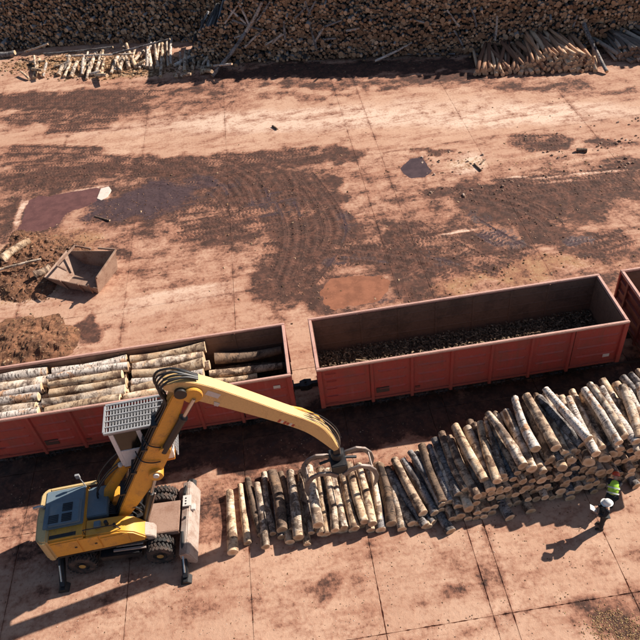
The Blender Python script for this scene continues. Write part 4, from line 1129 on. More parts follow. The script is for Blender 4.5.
def rim_mesh():
    q = MB(); q.lathe([(.29,-.12),(.27,-.13),(.24,-.06),(.12,-.05),(.12,-.1),(.08,-.13),(.0,-.13)], (0,0,0), 'y', 24); q.lathe([(.29,.12),(.24,.08),(.0,.08)], (0,0,0), 'y', 24)
    for k in range(8): a = k*math.pi/4; q.lathe([(0,-.085),(.018,-.085),(.018,-.05)], (.18*math.cos(a), 0, .18*math.sin(a)), 'y', 6)
    q.lathe([(.125,-.135),(.09,-.15),(0,-.15)], (0,0,0), 'y', 16, 1)
    return q.mesh('rim', [M['tyre'], M['hub']], smooth=True)
TY, RI = tyre_mesh(), rim_mesh()
for x in (-1.45, 1.45):
    for s in (-1, 1):
        for yy in (1.24, .90):
            wl = mk('wheel', None, ex, (x, s*yy, .53), 0 if s < 0 else math.pi); wl.empty_display_size = .2
            t_ = mk('tyre', TY, wl); t_.rotation_euler = (0, random.uniform(0, 1), 0); mk('rim', RI, wl)
# blade, front plate
q = MB(); q.prism([(2.24,.4),(2.24,.90),(2.5,.97),(2.62,.88),(2.80,.2),(2.72,.14),(2.62,.2)], -1.62, 1.48, 'xz')
bl = q.build('dozer_blade', M['dust'], ex, bevel=.03)
q = MB(); q.box(2.30, 2.62, .30, .78, 1.0, 1.06); q.box(2.6, 2.76, .2, .46, .80, .93); q.build('bracket_plate', M['plate_white'], bl, bevel=.01)
for yy in (.40, .52, .64): q = MB(); q.lathe([(0,1.064),(.035,1.064),(.035,1.05)], (2.42, yy, 0), 'z', 10); q.build('hole', M['black'], bl)
q = MB(); q.lathe([(0,1.0),(.05,1.0),(.05,.95)], (2.40, -.15, .0), 'z', 12); q.build('hole', M['black'], bl)
def stab(x, s, out):
    st = mk('stabilizer', None, ex); st.empty_display_size = .2
    a = Vector((x, s*1.0, .80)); b = Vector((x, s*out, .18))
    q = MB(); q.beam(a, b, .2, .22); q.build('leg', M['black'], st, bevel=.02)
    q = MB(); q.tube([a+Vector((0,-s*.2,.30)), a.lerp(b, .45)+Vector((0,0,.30))], .06, 10); q.build('cylinder', M['rubber'], st, smooth=True)
    q = MB(); q.tube([a.lerp(b, .42)+Vector((0,0,.30)), a.lerp(b, .92)+Vector((0,0,.16))], .034, 8); q.build('piston_rod', M['chrome'], st, smooth=True)
    q = MB(); q.prism([(x-.2,.0),(x-.2,.05),(x-.08,.2),(x+.08,.2),(x+.2,.05),(x+.2,.0)], s*out-.17, s*out+.17, 'xz'); q.build('foot_pad', M['black'], st, bevel=.012)
for s, o_ in ((-1, 2.15), (1, 1.95)): stab(2.36, s, o_); stab(-2.2, s, 1.85)
q = MB(); q.box(-.75, .8, -1.22, -.66, .46, .74); q.box(-.7, .75, -1.28, -.9, .8, .84); q.build('side_step', M['black'], ex, bevel=.02)
q = MB(); q.box(-.75, .8, .66, 1.22, .46, .74); q.build('side_step', M['black'], ex, bevel=.02)
for i, (x0, x1, y0, z0) in enumerate([(-.2,1.0,-1.12,.92), (-.1,.9,-.98,.98)]):
    q = MB(); q.box(x0, x1, y0-.04, y0+.04, z0-.03, z0+.02); q.build('grab_rail', M['dust'], ex)
# upper structure
q = MB(); q.box(-2.25, 1.05, -1.08, 1.08, 1.07, 1.2); U(q, 'upper_frame', M['black'], bevel=.02)
q = MB(); q.box(-2.3, -.95, -1.12, 1.12, 1.2, 2.28); eh = U(q, 'engine_housing', M['yellow'], bevel=.07)
q = MB(); q.prism([(-2.24,-1.17),(-2.42,-1.17),(-2.58,-1.08),(-2.68,-.9),(-2.72,0),(-2.68,.9),(-2.58,1.08),(-2.42,1.17),(-2.24,1.17)], 1.12, 2.36, 'xy'); U(q, 'counterweight', M['cream'], bevel=.07)
q = MB(); q.box(-2.44, -1.0, -.62, .98, 2.27, 2.40); hood = U(q, 'hood', M['bluegrey'], bevel=.03)
q = MB(); q.prism([(-2.26,2.40),(-1.05,2.40),(-1.12,2.50),(-2.2,2.52)], -.60, .36, 'xz'); q.build('hood_panel', M['bluegrey'], hood, bevel=.025)
for gx, gy in ((-2.02,-.35), (-1.55,-.35), (-1.55,.08)):
    for k in range(5):
        q = MB(); yy = gy-.14+.07*k; q.box(gx-.18, gx+.18, yy-.02, yy+.02, 2.488, 2.532); q.build('vent_slat', M['black'], hood)
q = MB(); q.box(-1.05, -.2, -.30, .98, 1.9, 2.16); U(q, 'hood_step', M['bluegrey'], bevel=.03)
q = MB(); q.box(-2.3, -.6, .985, 1.12, 2.26, 2.39); U(q, 'roof_edge', M['cream'], bevel=.03)
q = MB(); q.box(-2.2, -1.25, -1.0, -.86, 2.27, 2.292); q.build('air_slot', M['black'], eh)
for x0, x1 in ((-2.20,-1.24), (-1.20,-.52)):
    q = MB(); q.box(x0, x1, -1.145, -1.10, 1.3, 2.14); d_ = U(q, 'side_door', M['yellow'], bevel=.018)
    q = MB(); q.box(x1-.2, x1-.12, -1.165, -1.14, 1.68, 1.74); q.build('door_latch', M['black'], d_)
q = MB(); q.prism([(-.97,1.2),(1.0,1.2),(1.06,1.42),(.72,1.86),(.3,2.08),(-.97,2.18)], -1.11, -.42, 'xz'); th = U(q, 'tank_housing', M['yellow'], bevel=.05)
q = MB(); q.box(-.48, .5, -1.135, -1.09, 1.3, 1.95); U(q, 'side_door', M['yellow'], bevel=.018)
q = MB(); q.lathe([(0,2.30),(.07,2.30),(.07,2.1)], (-.2, -.72, 0), 'z', 12); q.lathe([(0,2.24),(.055,2.24),(.055,2.05)], (.1, -.85, 0), 'z', 12); q.build('filler_cap', M['black'], th, smooth=True)
q = MB(); q.box(-.62, -.38, -.86, -.62, 2.16, 2.32); q.build('toolbox', M['bluegrey'], th, bevel=.02)
q = MB(); q.tube([(-.95,-1.0,2.2),(-.95,-1.0,2.45),(.1,-1.0,2.42),(.3,-1.0,2.1)], .02, 6); U(q, 'hand_rail', M['black'], smooth=True)
q = MB(); q.box(-.97, .62, .30, 1.1, 1.2, 1.52); q.box(-.97, .2, -.41, .30, 1.2, 1.72); q.box(-.2, .55, -.38, .28, 1.2, 1.5)
for k in range(9): q.box(-.8+.17*k, -.68+.17*k, .36+.03*(k % 3), .7+.06*(k % 4), 1.5, 1.6+.07*((k*5) % 4))
U(q, 'machine_deck', M['black'], bevel=.015)
q = MB(); q.tube([(-2.48,.3,2.38),(-2.5,.3,2.5),(-2.62,.28,2.55),(-2.8,.25,2.55)], .06, 10); U(q, 'exhaust_pipe', M['chrome'], smooth=True)
q = MB(); q.tube([(-1.0,.95,2.3),(-1.1,1.0,2.9)], .022, 6); q.box(-1.2, -1.05, .96, 1.04, 2.85, 3.05); U(q, 'antenna', M['grey'])
for k in range(6):
    q = MB(); y0 = -.3+.1*k; q.tube(spl([(-.6,y0,1.75),(-.3,y0+.1,1.98),(.05,y0*.5,1.85),(.35,y0*.3,1.9+.05*k)]), .028, 6); U(q, 'hydraulic_hose', M['rubber'], smooth=True)
for k, (x0, y0) in enumerate(((.62,-.30),(.75,-.18),(.85,.02),(.7,.2),(.95,-.38),(.9,.3))):
    q = MB(); q.tube(spl([(x0,y0,1.15),(x0+.12,y0+.05,1.65),(x0-.1,y0+.1,1.95+.06*k),(x0-.4,y0*.6,2.0)]), .03+.008*(k % 3), 6); U(q, 'hydraulic_pipe', M['steel'] if k % 2 else M['rubber'], smooth=True)
q = MB(); q.box(.62, 1.0, -.42, .36, 1.05, 1.42); q.box(.7, .95, -.36, -.1, 1.42, 1.6); q.box(.66, .9, .02, .3, 1.42, 1.55); U(q, 'valve_block', M['black'], bevel=.02)
q = MB(); q.prism([(.95,1.08),(1.35,1.08),(1.3,1.3),(1.0,1.5)], -1.05, -.5, 'xz'); U(q, 'step_bracket', M['dust'], bevel=.02)
# cab lift
for yy in (.52, 1.02):
    q = MB(); q.prism([(-.55,1.62),(-.25,1.50),(.12,2.35),(.98,3.55),(1.02,3.8),(.78,3.82),(-.25,2.5)], yy-.07, yy+.07, 'xz'); U(q, 'lift_arm', M['yellow'], bevel=.03)
q = MB(); q.tube([(.3,.77,1.6),(.62,.77,2.6)], .075, 10); U(q, 'lift_cylinder', M['black'], smooth=True)
q = MB(); q.tube([(.6,.77,2.55),(.92,.77,3.5)], .045, 10); U(q, 'lift_rod', M['chrome'], smooth=True)
q = MB(); q.box(-.45, .1, .4, 1.12, 1.5, 1.75); U(q, 'lift_base', M['yellow'], bevel=.03)
for s_ in (.45, .60, 1.08):
    q = MB(); q.tube(spl([(-.6,s_,1.7),(-.5,s_,2.5),(.1,s_+.02,3.3),(.8,s_,3.9)]), .035, 6); U(q, 'hydraulic_hose', M['rubber'], smooth=True)
# cab
CX0, CX1, CY0, CY1, CZ0, CZ1 = .86, 2.66, .40, 1.50, 3.72, 5.70
cab = mk('cab', None, ex, (0,0,0), UR)
q = MB(); q.box(CX0, CX1, CY0, CY1, CZ0-.12, CZ0); q.build('cab_base', M['orange'], cab, bevel=.02)
q = MB(); q.box(CX0, CX1, CY0, CY0+.05, CZ0, CZ0+.92); q.box(CX0, CX0+.05, CY0, CY1, CZ0, CZ0+.85); q.box(CX0, CX1, CY1-.05, CY1, CZ0, CZ0+.5); q.box(CX1-.05, CX1, CY0, CY1, CZ0, CZ0+.25)
q.build('lower_panel', M['white'], cab, bevel=.015)
q = MB(); q.prism([(CX0-.04,CZ1-.12),(CX1+.05,CZ1-.12),(CX1-.02,CZ1),(CX0,CZ1)], CY0-.04, CY1+.04, 'xz'); q.build('cab_roof', M['roof'], cab, bevel=.03)
for x in (CX0+.05, CX0+.98, CX1-.05):
    for y in (CY0+.04, CY1-.04): q = MB(); q.box(x-.08, x+.08, y-.045, y+.045, CZ0+.1, CZ1-.1); q.build('pillar', M['white'], cab, bevel=.012)
for x0, x1 in ((CX0+.11, CX0+.92), (CX0+1.04, CX1-.11)):
    for y in (CY0+.03, CY1-.03): q = MB(); q.box(x0, x1, y-.008, y+.008, CZ0+.9 if y < 1 else CZ0+.5, CZ1-.13); q.build('window_pane', M['glass'], cab)
for x, zb in ((CX0+.03, CZ0+.83), (CX1-.03, CZ0+.25)): q = MB(); q.box(x-.008, x+.008, CY0+.08, CY1-.08, zb, CZ1-.13); q.build('window_pane', M['glass'], cab)
# roof guard: frame and bars
rg = mk('roof_guard', None, cab); z0 = CZ1+.10
q = MB()
for y in (CY0-.1, CY1+.06): q.box(CX0-.12, CX1+.12, y-.04, y+.04, z0-.05, z0+.05)
for x in (CX0-.12, CX1+.12): q.box(x-.04, x+.04, CY0-.06, CY1+.02, z0-.048, z0+.048)
for x in (CX0, CX1):
    for y in (CY0, CY1): q.box(x-.025, x+.025, y-.025, y+.025, CZ1-.03, z0-.04)
q.build('guard_frame', M['grey'], rg, bevel=.01)
for k in range(17):
    x = CX0-.02+k*.105; q = MB(); q.box(x-.015, x+.015, CY0-.05, CY1+.01, z0-.02, z0+.02); q.build('guard_bar', M['grey'], rg)
for k in range(4):
    y = CY0+.15+k*.25; q = MB(); q.box(CX0-.07, CX1+.07, y-.02, y+.02, z0+.023, z0+.05); q.build('guard_bar', M['grey'], rg)
fg = mk('front_guard', None, cab); xg = CX1+.14
for k in range(9): y = CY0+.02+k*.132; q = MB(); q.box(xg-.012, xg+.012, y-.012, y+.012, CZ0+.1, z0-.06); q.build('guard_bar', M['grey'], fg)
for k in range(8): zz = CZ0+.12+k*.25; q = MB(); q.box(xg+.014, xg+.034, CY0, CY1, zz-.014, zz+.014); q.build('guard_bar', M['grey'], fg)
q = MB(); q.lathe([(0,-.09),(.07,-.07),(.10,0),(.07,.07),(0,.09)], (CX0-.12, CY0+.05, CZ0+.12), 'x', 12); q.build('work_lamp', M['plate_white'], cab, smooth=True)
q = MB(); q.tube([(CX1,CY0,5.2),(CX1+.2,CY0-.25,5.25)], .015, 6); q.box(CX1+.15, CX1+.2, CY0-.36, CY0-.2, 5.05, 5.4); q.build('mirror', M['black'], cab)
# boom
def strip(axis, wid):
    P = [Vector(a) for a in axis]; A = []; B = []
    for i, p in enumerate(P):
        d = (P[min(i+1, len(P)-1)]-P[max(i-1, 0)]).normalized(); n_ = Vector((-d.y, d.x))
        A.append(tuple(p+n_*wid[i][0])); B.append(tuple(p-n_*wid[i][1]))
    return A+B[::-1]
BF, BE = Vector((.12,1.55)), Vector((3.78,7.72))
bax = [BF.lerp(BE, t)+Vector((.12,-.07))*math.sin(math.pi*t) for t in (0, .06, .2, .42, .55, .7, .88, .97, 1.0)]
bw = [(.10,.10),(.22,.24),(.29,.33),(.37,.48),(.37,.48),(.34,.36),(.27,.24),(.22,.2),(.12,.12)]
boom = mk('boom', MB().prism(strip(bax, bw), -.29, .29, 'xz').mesh('boom', M['yellow'], bevel=.035), ex, (0,0,0), UR)
q = MB(); q.lathe([(0,-.44),(.24,-.44),(.26,-.40),(.26,.40),(.24,.44),(0,.44)], (bax[3].x+.28, 0, bax[3].y-.12), 'y', 20); q.build('pivot_boss', M['yellow'], boom, smooth=True)
q = MB(); q.lathe([(0,-.36),(.2,-.36),(.2,.36),(0,.36)], (BE.x, 0, BE.y), 'y', 20); q.build('elbow_pin', M['black'], boom, smooth=True)
q = MB(); q.lathe([(0,-.50),(.10,-.50),(.11,-.46),(.11,-.40)], (bax[3].x+.3, 0, bax[3].y-.05), 'y', 14); q.build('pin_cap', M['plate_white'], boom, smooth=True)
for s in (-1, 1):
    a = Vector((.95, s*.36, 1.35)); b = Vector((bax[3].x+.28, s*.36, bax[3].y-.12)); mdl = a.lerp(b, .62)
    q = MB(); q.tube([a, mdl], .105, 14); q.build('lift_cylinder', M['black'], boom, smooth=True)
    q = MB(); q.tube([mdl, b], .06, 12); q.build('lift_rod', M['chrome'], boom, smooth=True)
    q = MB(); q.tube([a+Vector((.13,s*.05,0)), mdl+Vector((.14,s*.05,0))], .03, 8); q.build('pipe', M['steel'], boom, smooth=True)
for k in range(5):
    yk = -.24+.11*k; off = .10 if k % 2 else .05
    pts = []
    for t in (0.02, .15, .3, .45, .6, .75, .9):
        i = t*8; p = BF.lerp(BE, t)+Vector((.12,-.07))*math.sin(math.pi*t); d = (BE-BF).normalized(); n_ = Vector((-d.y, d.x))
        wd = np.interp(t, [0,.06,.2,.42,.55,.7,.88,1], [.10,.2,.27,.36,.36,.34,.27,.12])
        p2 = p+n_*(wd+off); pts.append((p2.x, yk+.02*math.sin(9*t+k), p2.y))
    pts += [(BE.x-.62-.04*k, yk*1.1, BE.y+.15), (BE.x-.5-.03*k, yk*1.2, BE.y+.42+.04*k), (BE.x-.15, yk, BE.y+.62+.06*(k % 3)), (BE.x+.3, yk*.6, BE.y+.52+.04*(k % 2)), (BE.x+.62, yk*.4, BE.y+.28)]
    q = MB(); q.tube(spl(pts), .03 if k % 2 else .038, 8); q.build('hydraulic_hose', M['rubber'], boom, smooth=True)
for t in (.22, .4, .58, .76):
    p = BF.lerp(BE, t)+Vector((.12,-.07))*math.sin(math.pi*t); d = (BE-BF).normalized(); n_ = Vector((-d.y, d.x)); p2 = p+n_*.42
    q = MB(); q.box(p2.x-.1, p2.x+.1, -.3, .3, p2.y-.05, p2.y+.05); q.build('hose_clamp', M['black'], boom, bevel=.01)
for (t, dy) in ((.5, -.30), (.62, -.30)):
    p = BF.lerp(BE, t); q = MB(); q.tube(spl([(p.x-.35, .0, p.y+.35), (p.x-.2,-.31,p.y+.2), (p.x+.1,-.36,p.y+.02), (p.x+.42,-.33,p.y-.05)]), .024, 6); q.build('hydraulic_hose', M['rubber'], boom, smooth=True)
# stick
sax0 = [(3.30,8.02),(3.55,7.98),(3.95,7.86),(4.55,7.42),(5.6,6.52),(6.7,5.58),(7.45,4.92),(7.85,4.42),(8.15,3.82),(8.42,3.12)]
sw = [(.10,.10),(.18,.22),(.26,.42),(.32,.44),(.30,.36),(.25,.31),(.24,.31),(.23,.29),(.17,.22),(.10,.10)]
sax = [(v.x, v.y) for v in spl([Vector((a[0], a[1], 0)) for a in sax0], 3)]; sw = [(v.x, v.y) for v in spl([Vector((a[0], a[1], 0)) for a in sw], 3)]
stick = mk('stick', MB().prism(strip(sax, sw), -.22, .22, 'xz').mesh('stick', M['yellow_pale'], bevel=.02), ex, (0,0,0), UR)
q = MB(); q.lathe([(0,-.34),(.30,-.34),(.33,-.30),(.33,.30),(.30,.34),(0,.34)], (4.12, 0, 7.52), 'y', 20); q.build('pivot_boss', M['yellow'], stick, smooth=True)
ca = Vector((2.62,-.37,5.15)); cb = Vector((4.14,-.37,7.42)); cm = ca.lerp(cb, .66)
q = MB(); q.tube([ca, cm], .125, 14); q.tube([cm-(cb-ca)*.02, cm+(cb-ca)*.01], .15, 14); q.build('stick_cylinder', M['black'], stick, smooth=True)
q = MB(); q.tube([cm, cb], .065, 12); q.build('stick_rod', M['chrome'], stick, smooth=True)
q = MB(); q.lathe([(0,-.46),(.2,-.46),(.2,-.2)], (2.66, 0, 5.2), 'y', 16); q.build('cylinder_bracket', M['yellow'], stick, smooth=True)
q = MB(); q.add([(4.62,-.2265,7.55),(4.98,-.2265,7.24),(4.84,-.2265,7.08),(4.48,-.2265,7.39)], [(0,1,2,3)]); q.add([(4.62,-.215,7.55),(4.98,-.215,7.24),(4.84,-.215,7.08),(4.48,-.215,7.39)], [(0,1,2,3)]); q.build('sticker', M['plate_white'], stick)
q = MB(); q.prism([(4.70,6.98),(4.86,6.84),(4.78,6.72),(4.66,6.80)], -.245, -.18, 'xz'); q.build('work_lamp', M['plate_white'], stick)
dl = mk('lettering', None, stick)
ds = (Vector((7.5,4.87))-Vector((6.7,5.58))).normalized()
for k in range(6):
    c = Vector((6.62,5.42))+ds*(.115*k)+Vector((0,-.03)); q = MB(); up = Vector((-ds.y, ds.x))
    hh_ = .055 if k % 2 else .075
    pr = [c-ds*.042-up*hh_, c+ds*.042-up*hh_, c+ds*.042+up*hh_, c-ds*.042+up*hh_]
    q.prism([tuple(v) for v in pr], -.226, -.2, 'xz'); q.build('mark', M['red'] if k % 3 != 1 else M['plate_white'], dl)
for k in range(4):
    yk = -.13+.09*k; q = MB()
    q.tube(spl([(7.0,yk*.8,5.55),(7.6,yk,5.12),(8.02,yk,4.7+.04*k),(8.34+.04*k,yk*1.2,4.1),(8.52+.04*k,yk*1.6,3.4),(8.55,yk,2.75)]), .018, 6); q.build('hydraulic_hose', M['rubber'] if k % 2 else M['steel'], stick, smooth=True)
q = MB(); q.prism([(6.9,5.66),(7.45,5.32),(7.95,4.8),(8.1,4.42),(7.98,4.40),(7.75,4.78),(7.35,5.12),(6.85,5.5)], .12, .24, 'xz'); q.build('hose_guard', M['yellow'], stick, bevel=.02)
# grapple
gp = mk('grapple', None, ex, (0,0,0), UR); GX, GY = 8.44, .03
q = MB(); q.box(GX-.14, GX+.1, GY-.16, GY+.16, 2.72, 3.22); q.lathe([(0,2.75),(.2,2.75),(.24,2.7),(.24,2.42),(.2,2.38),(0,2.38)], (GX, GY, 0), 'z', 16); q.build('rotator', M['black'], gp, bevel=.02)
q = MB(); q.box(GX-.3, GX+.3, GY-.42, GY+.42, 1.85, 2.35)
for sx in (-1, 1):
    for sy in (-.3, .3): q.tube([(GX+sx*.12, GY+sy, 2.2), (GX+sx*.26, GY+sy, 1.75)], .1, 8)
q.build('grapple_head', M['black'], gp, bevel=.03)
def tine(sx, sy):
    ax = [(.12,1.78),(.4,2.02),(.78,2.12),(1.08,1.98),(1.28,1.68),(1.36,1.3),(1.32,.95),(1.2,.66)]
    wd = [(.1,.1),(.1,.1),(.09,.1),(.09,.1),(.09,.1),(.08,.09),(.06,.07),(.02,.02)]
    pr = [(GX+sx*a, b) for a, b in strip(ax, wd)]
    q = MB(); q.prism(pr, GY+sy-.045, GY+sy+.045, 'xz'); q.build('tine', M['steel'], gp, bevel=.012)
for sx in (-1, 1):
    for sy in (-.42, .40): tine(sx, sy)
    q = MB(); q.tube([(GX+sx*.2, GY, 2.3), (GX+sx*.7, GY, 2.16)], .06, 10); q.build('grapple_cylinder', M['black'], gp, smooth=True)
    q = MB(); q.tube([(GX+sx*1.22, GY-.42, 1.8), (GX+sx*1.22, GY+.4, 1.8)], .035, 8); q.build('cross_bar', M['steel'], gp, smooth=True)

# ------------------------------------------------------------ rusty skip
sk = empty('steel_skip', (-18.0, 11.2, .02), R(-25)); tag(sk, 'dented rusty open steel skip standing beside the bark heap', 'skip')
def plate(name, a, b, c, d, t=.05, mat='skip', parent=None):
    A, B, C, D = map(Vector, (a, b, c, d)); n_ = (B-A).cross(D-A).normalized()*t
    q = MB(); q.add([A,B,C,D,A+n_,B+n_,C+n_,D+n_], [(0,1,2,3),(4,5,6,7),(0,1,5,4),(1,2,6,5),(2,3,7,6),(3,0,4,7)]); return q.build(name, M[mat], parent or sk, bevel=.008)
H_ = 1.3
plate('floor', (-1.0,-1.05,.06), (1.2,-1.05,.06), (1.2,1.05,.06), (-1.0,1.05,.06))
plate('end_wall', (-1.0,-1.05,.05), (-1.0,1.05,.05), (-2.0,1.15,H_*.62), (-2.0,-1.15,H_*.55))
plate('end_wall', (1.2,1.05,.05), (1.2,-1.05,.05), (1.5,-1.1,H_*.95), (1.5,1.1,H_*1.05))
plate('side_wall', (1.2,-1.05,.05), (-1.0,-1.05,.05), (-2.0,-1.15,H_*.55), (1.5,-1.3,H_*.5))
plate('side_wall', (-1.0,1.05,.05), (1.2,1.05,.05), (1.5,1.1,H_*1.05), (-2.0,1.15,H_*.62))
q = MB(); q.beam((-1.2,1.12,H_), (-1.2,-.7,H_*1.02), .09, .1); q.beam((-1.2,-.7,H_*1.02), (-.35,-1.0,H_*1.05), .09, .1); q.beam((-1.2,1.12,H_), (-.1,1.05,H_), .09, .1); q.build('rim_rail', M['skip'], sk, bevel=.01)
q = MB(); q.beam((.35,1.1,H_*1.06), (1.52,1.12,H_*1.1), .09, .1); q.beam((1.52,1.12,H_*1.1), (1.58,-1.15,H_*.98), .09, .1); q.build('rim_rail', M['skip'], sk, bevel=.01)
for x in (-.7, .3, .9): q = MB(); q.beam((x,-1.10,.06), (x-.1+.18*x,-1.26,H_*.62), .07, .08); q.build('rib', M['skip'], sk)

# ------------------------------------------------------------ people
def skin(name, V, E, root, mat, parent, sub=1):
    me = bpy.data.meshes.new(name); me.from_pydata([v[0] for v in V], E, []); me.materials.append(mat)
    o = mk(name, me, parent); sm = o.modifiers.new('skin', 'SKIN'); sm.use_smooth_shade = True
    lay = me.skin_vertices[0]
    for i, v in enumerate(V):
        rr = v[1] if isinstance(v[1], tuple) else (v[1], v[1]); lay.data[i].radius = rr; lay.data[i].use_root = (i == root)
    ss_ = o.modifiers.new('sub', 'SUBSURF'); ss_.levels = sub; ss_.render_levels = sub
    return o
def person(loc, rz, label, J, top_mat, helmet, vest):
    """J: joint positions in the figure's own frame, facing +Y"""
    root = empty('person', loc, rz); tag(root, label, 'person', 'yard workers')
    j = {k: Vector(v) for k, v in J.items()}
    V = []; idx = {}
    def a(n_, r): idx[n_] = len(V); V.append((j[n_], r)); return idx[n_]
    for n_, r in (('pelvis',(.15,.11)),('waist',(.135,.10)),('chest',(.16,.115)),('neck',.055),('head',(.085,.10)),('crown',.075),
                  ('shL',.07),('elL',.048),('wrL',.032),('shR',.07),('elR',.048),('wrR',.032),
                  ('hipL',.095),('knL',.062),('anL',.042),('toL',.035),('hipR',.095),('knR',.062),('anR',.042),('toR',.035)): a(n_, r)
    E = [(idx[p], idx[q]) for p, q in (('pelvis','waist'),('waist','chest'),('chest','neck'),('neck','head'),('head','crown'),('chest','shL'),('shL','elL'),('elL','wrL'),('chest','shR'),('shR','elR'),('elR','wrR'),('pelvis','hipL'),('hipL','knL'),('knL','anL'),('anL','toL'),('pelvis','hipR'),('hipR','knR'),('knR','anR'),('anR','toR'))]
    for sd_ in 'LR':
        d = (j['wr'+sd_]-j['el'+sd_]).normalized(); s = -1 if sd_ == 'L' else 1
        side = d.cross(Vector((0,0,1))).normalized(); pc = j['wr'+sd_]+d*.06
        V.append((pc, (.036,.02))); pi = len(V)-1; E.append((idx['wr'+sd_], pi))
        for k, (off, ln) in enumerate(((-.032,.075),(-.011,.088),(.011,.082),(.032,.065))):
            k0 = len(V); V.append((pc+d*.035+side*off, .0095)); V.append((pc+d*(.035+ln*.55)+side*off*1.1+Vector((0,0,-.008)), .009)); V.append((pc+d*(.035+ln)+side*off*1.15+Vector((0,0,-.03)), .007))
            E += [(pi, k0), (k0, k0+1), (k0+1, k0+2)]
        k0 = len(V); V.append((pc-d*.01+side*(.045*s), .011)); V.append((pc+d*.03+side*(.065*s)+Vector((0,0,-.01)), .009)); E += [(pi, k0), (k0, k0+1)]
    hd = (j['crown']-j['neck']).normalized(); fw = Vector(J['look']).normalized()
    body = skin('body', V, E, 0, M['skin'], root)
    def clothes(nm, names, edges, extra, mat):
        VV = [(j[n_], tuple((x+extra) for x in (r if isinstance(r, tuple) else (r, r)))) for n_, r in names]; k = {n_: i for i, (n_, r) in enumerate(names)}
        return skin(nm, VV, [(k[p], k[q]) for p, q in edges], 0, mat, root)
    clothes('trousers', (('pelvis',(.16,.12)),('hipL',.10),('knL',.075),('anL',.065),('hipR',.10),('knR',.075),('anR',.065)), (('pelvis','hipL'),('hipL','knL'),('knL','anL'),('pelvis','hipR'),('hipR','knR'),('knR','anR')), .015, M['cloth_trouser'])
    clothes('jacket', (('chest',(.17,.125)),('waist',(.15,.115)),('pelvis',(.165,.125)),('shL',.08),('elL',.062),('wrL',.046),('shR',.08),('elR',.062),('wrR',.046)), (('chest','waist'),('waist','pelvis'),('chest','shL'),('shL','elL'),('elL','wrL'),('chest','shR'),('shR','elR'),('elR','wrR')), .014, top_mat)
    if vest:
        v_ = clothes('vest', (('chest',(.178,.135)),('waist',(.168,.13)),('pelvis',(.172,.132)),('shL',.085),('shR',.085)), (('chest','waist'),('waist','pelvis'),('chest','shL'),('chest','shR')), .03, M['vest'])
        for t in (.35, .8):
            c = j['chest'].lerp(j['pelvis'], t); ax = (j['chest']-j['pelvis']).normalized(); x = Vector((1,0,0)); y = ax.cross(x).normalized(); q = MB(); n = 20; pts = []
            for h in (-.025, .025):
                for k in range(n): a_ = 2*math.pi*k/n; pts.append(c+ax*h+x*math.cos(a_)*.222+y*math.sin(a_)*.185)
            q.add(pts, [(k, (k+1) % n, n+(k+1) % n, n+k) for k in range(n)]); q.build('reflective_stripe', M['stripe'], v_, smooth=True)
    for sd_ in 'LR':
        q = MB(); an = j['an'+sd_]; to = j['to'+sd_]; d = (to-an); d.z = 0; d.normalize(); side = Vector((d.y, -d.x, 0))
        rows = []
        for t, wd, h in ((-.09,.042,.10),(-.03,.05,.13),(.06,.05,.10),(.15,.052,.075),(.20,.035,.05)):
            c = Vector((an.x, an.y, 0))+d*t; rows += [c-side*wd, c+side*wd, c+side*wd*.8+Vector((0,0,h)), c-side*wd*.8+Vector((0,0,h))]
        fs = [(0,1,2,3), (16,17,18,19)]
        for i in range(4):
            for k in range(4): fs.append((i*4+k, i*4+(k+1) % 4, i*4+4+(k+1) % 4, i*4+4+k))
        q.add(rows, fs); q.build('boot', M['boot'], root, bevel=.012)
    # face: eyes, nose, ears
    hc = j['head']; sd3 = fw.cross(hd).normalized(); q = MB()
    nb = hc+fw*.095; q.add([nb+hd*.025, nb-hd*.025+sd3*.016, nb-hd*.025-sd3*.016, nb-hd*.02+fw*.024], [(0,1,3),(0,3,2),(1,2,3)])
    for s in (-1, 1): q.tube([hc+sd3*s*.085-fw*.01, hc+sd3*s*.105-fw*.015], [.03,.022], 8)
    q.build('face_features', M['skin'], body, smooth=True)
    q = MB()
    for s in (-1, 1): e = hc+fw*.088+sd3*s*.032+hd*.02; q.tube([e, e+fw*.012], [.012,.006], 6)
    q.tube([hc+fw*.088-hd*.055-sd3*.025, hc+fw*.094-hd*.055, hc+fw*.088-hd*.055+sd3*.025], .006, 5)
    q.build('eyes_and_mouth', M['boot'], body)
    # helmet
    q = MB(); Z = hd; X = sd3; Y = Z.cross(X).normalized(); n = 20; pr = [(.175,.0),(.145,.012),(.135,.06),(.11,.11),(.06,.145),(.0,.152)]; c0 = hc+hd*.045; pts = []
    for rr, h in pr:
        for k in range(n):
            a_ = 2*math.pi*k/n; br = rr*(1.18 if (rr > .17 and math.cos(a_-math.pi/2)*(1 if Y.dot(fw) > 0 else -1) > .5) else 1)
            pts.append(c0+X*math.cos(a_)*br+Y*math.sin(a_)*br*1.1+Z*h)
    q.add(pts, [(i*n+k, i*n+(k+1) % n, (i+1)*n+(k+1) % n, (i+1)*n+k) for i in range(len(pr)-1) for k in range(n)])
    q.add([c0+Z*.15+Y*.13, c0+Z*.16, c0+Z*.15-Y*.13, c0+Z*.168+Y*.05], [(0,1,3),(1,2,3)])
    q.build('helmet', helmet, root, smooth=True, angle=50)
    return root
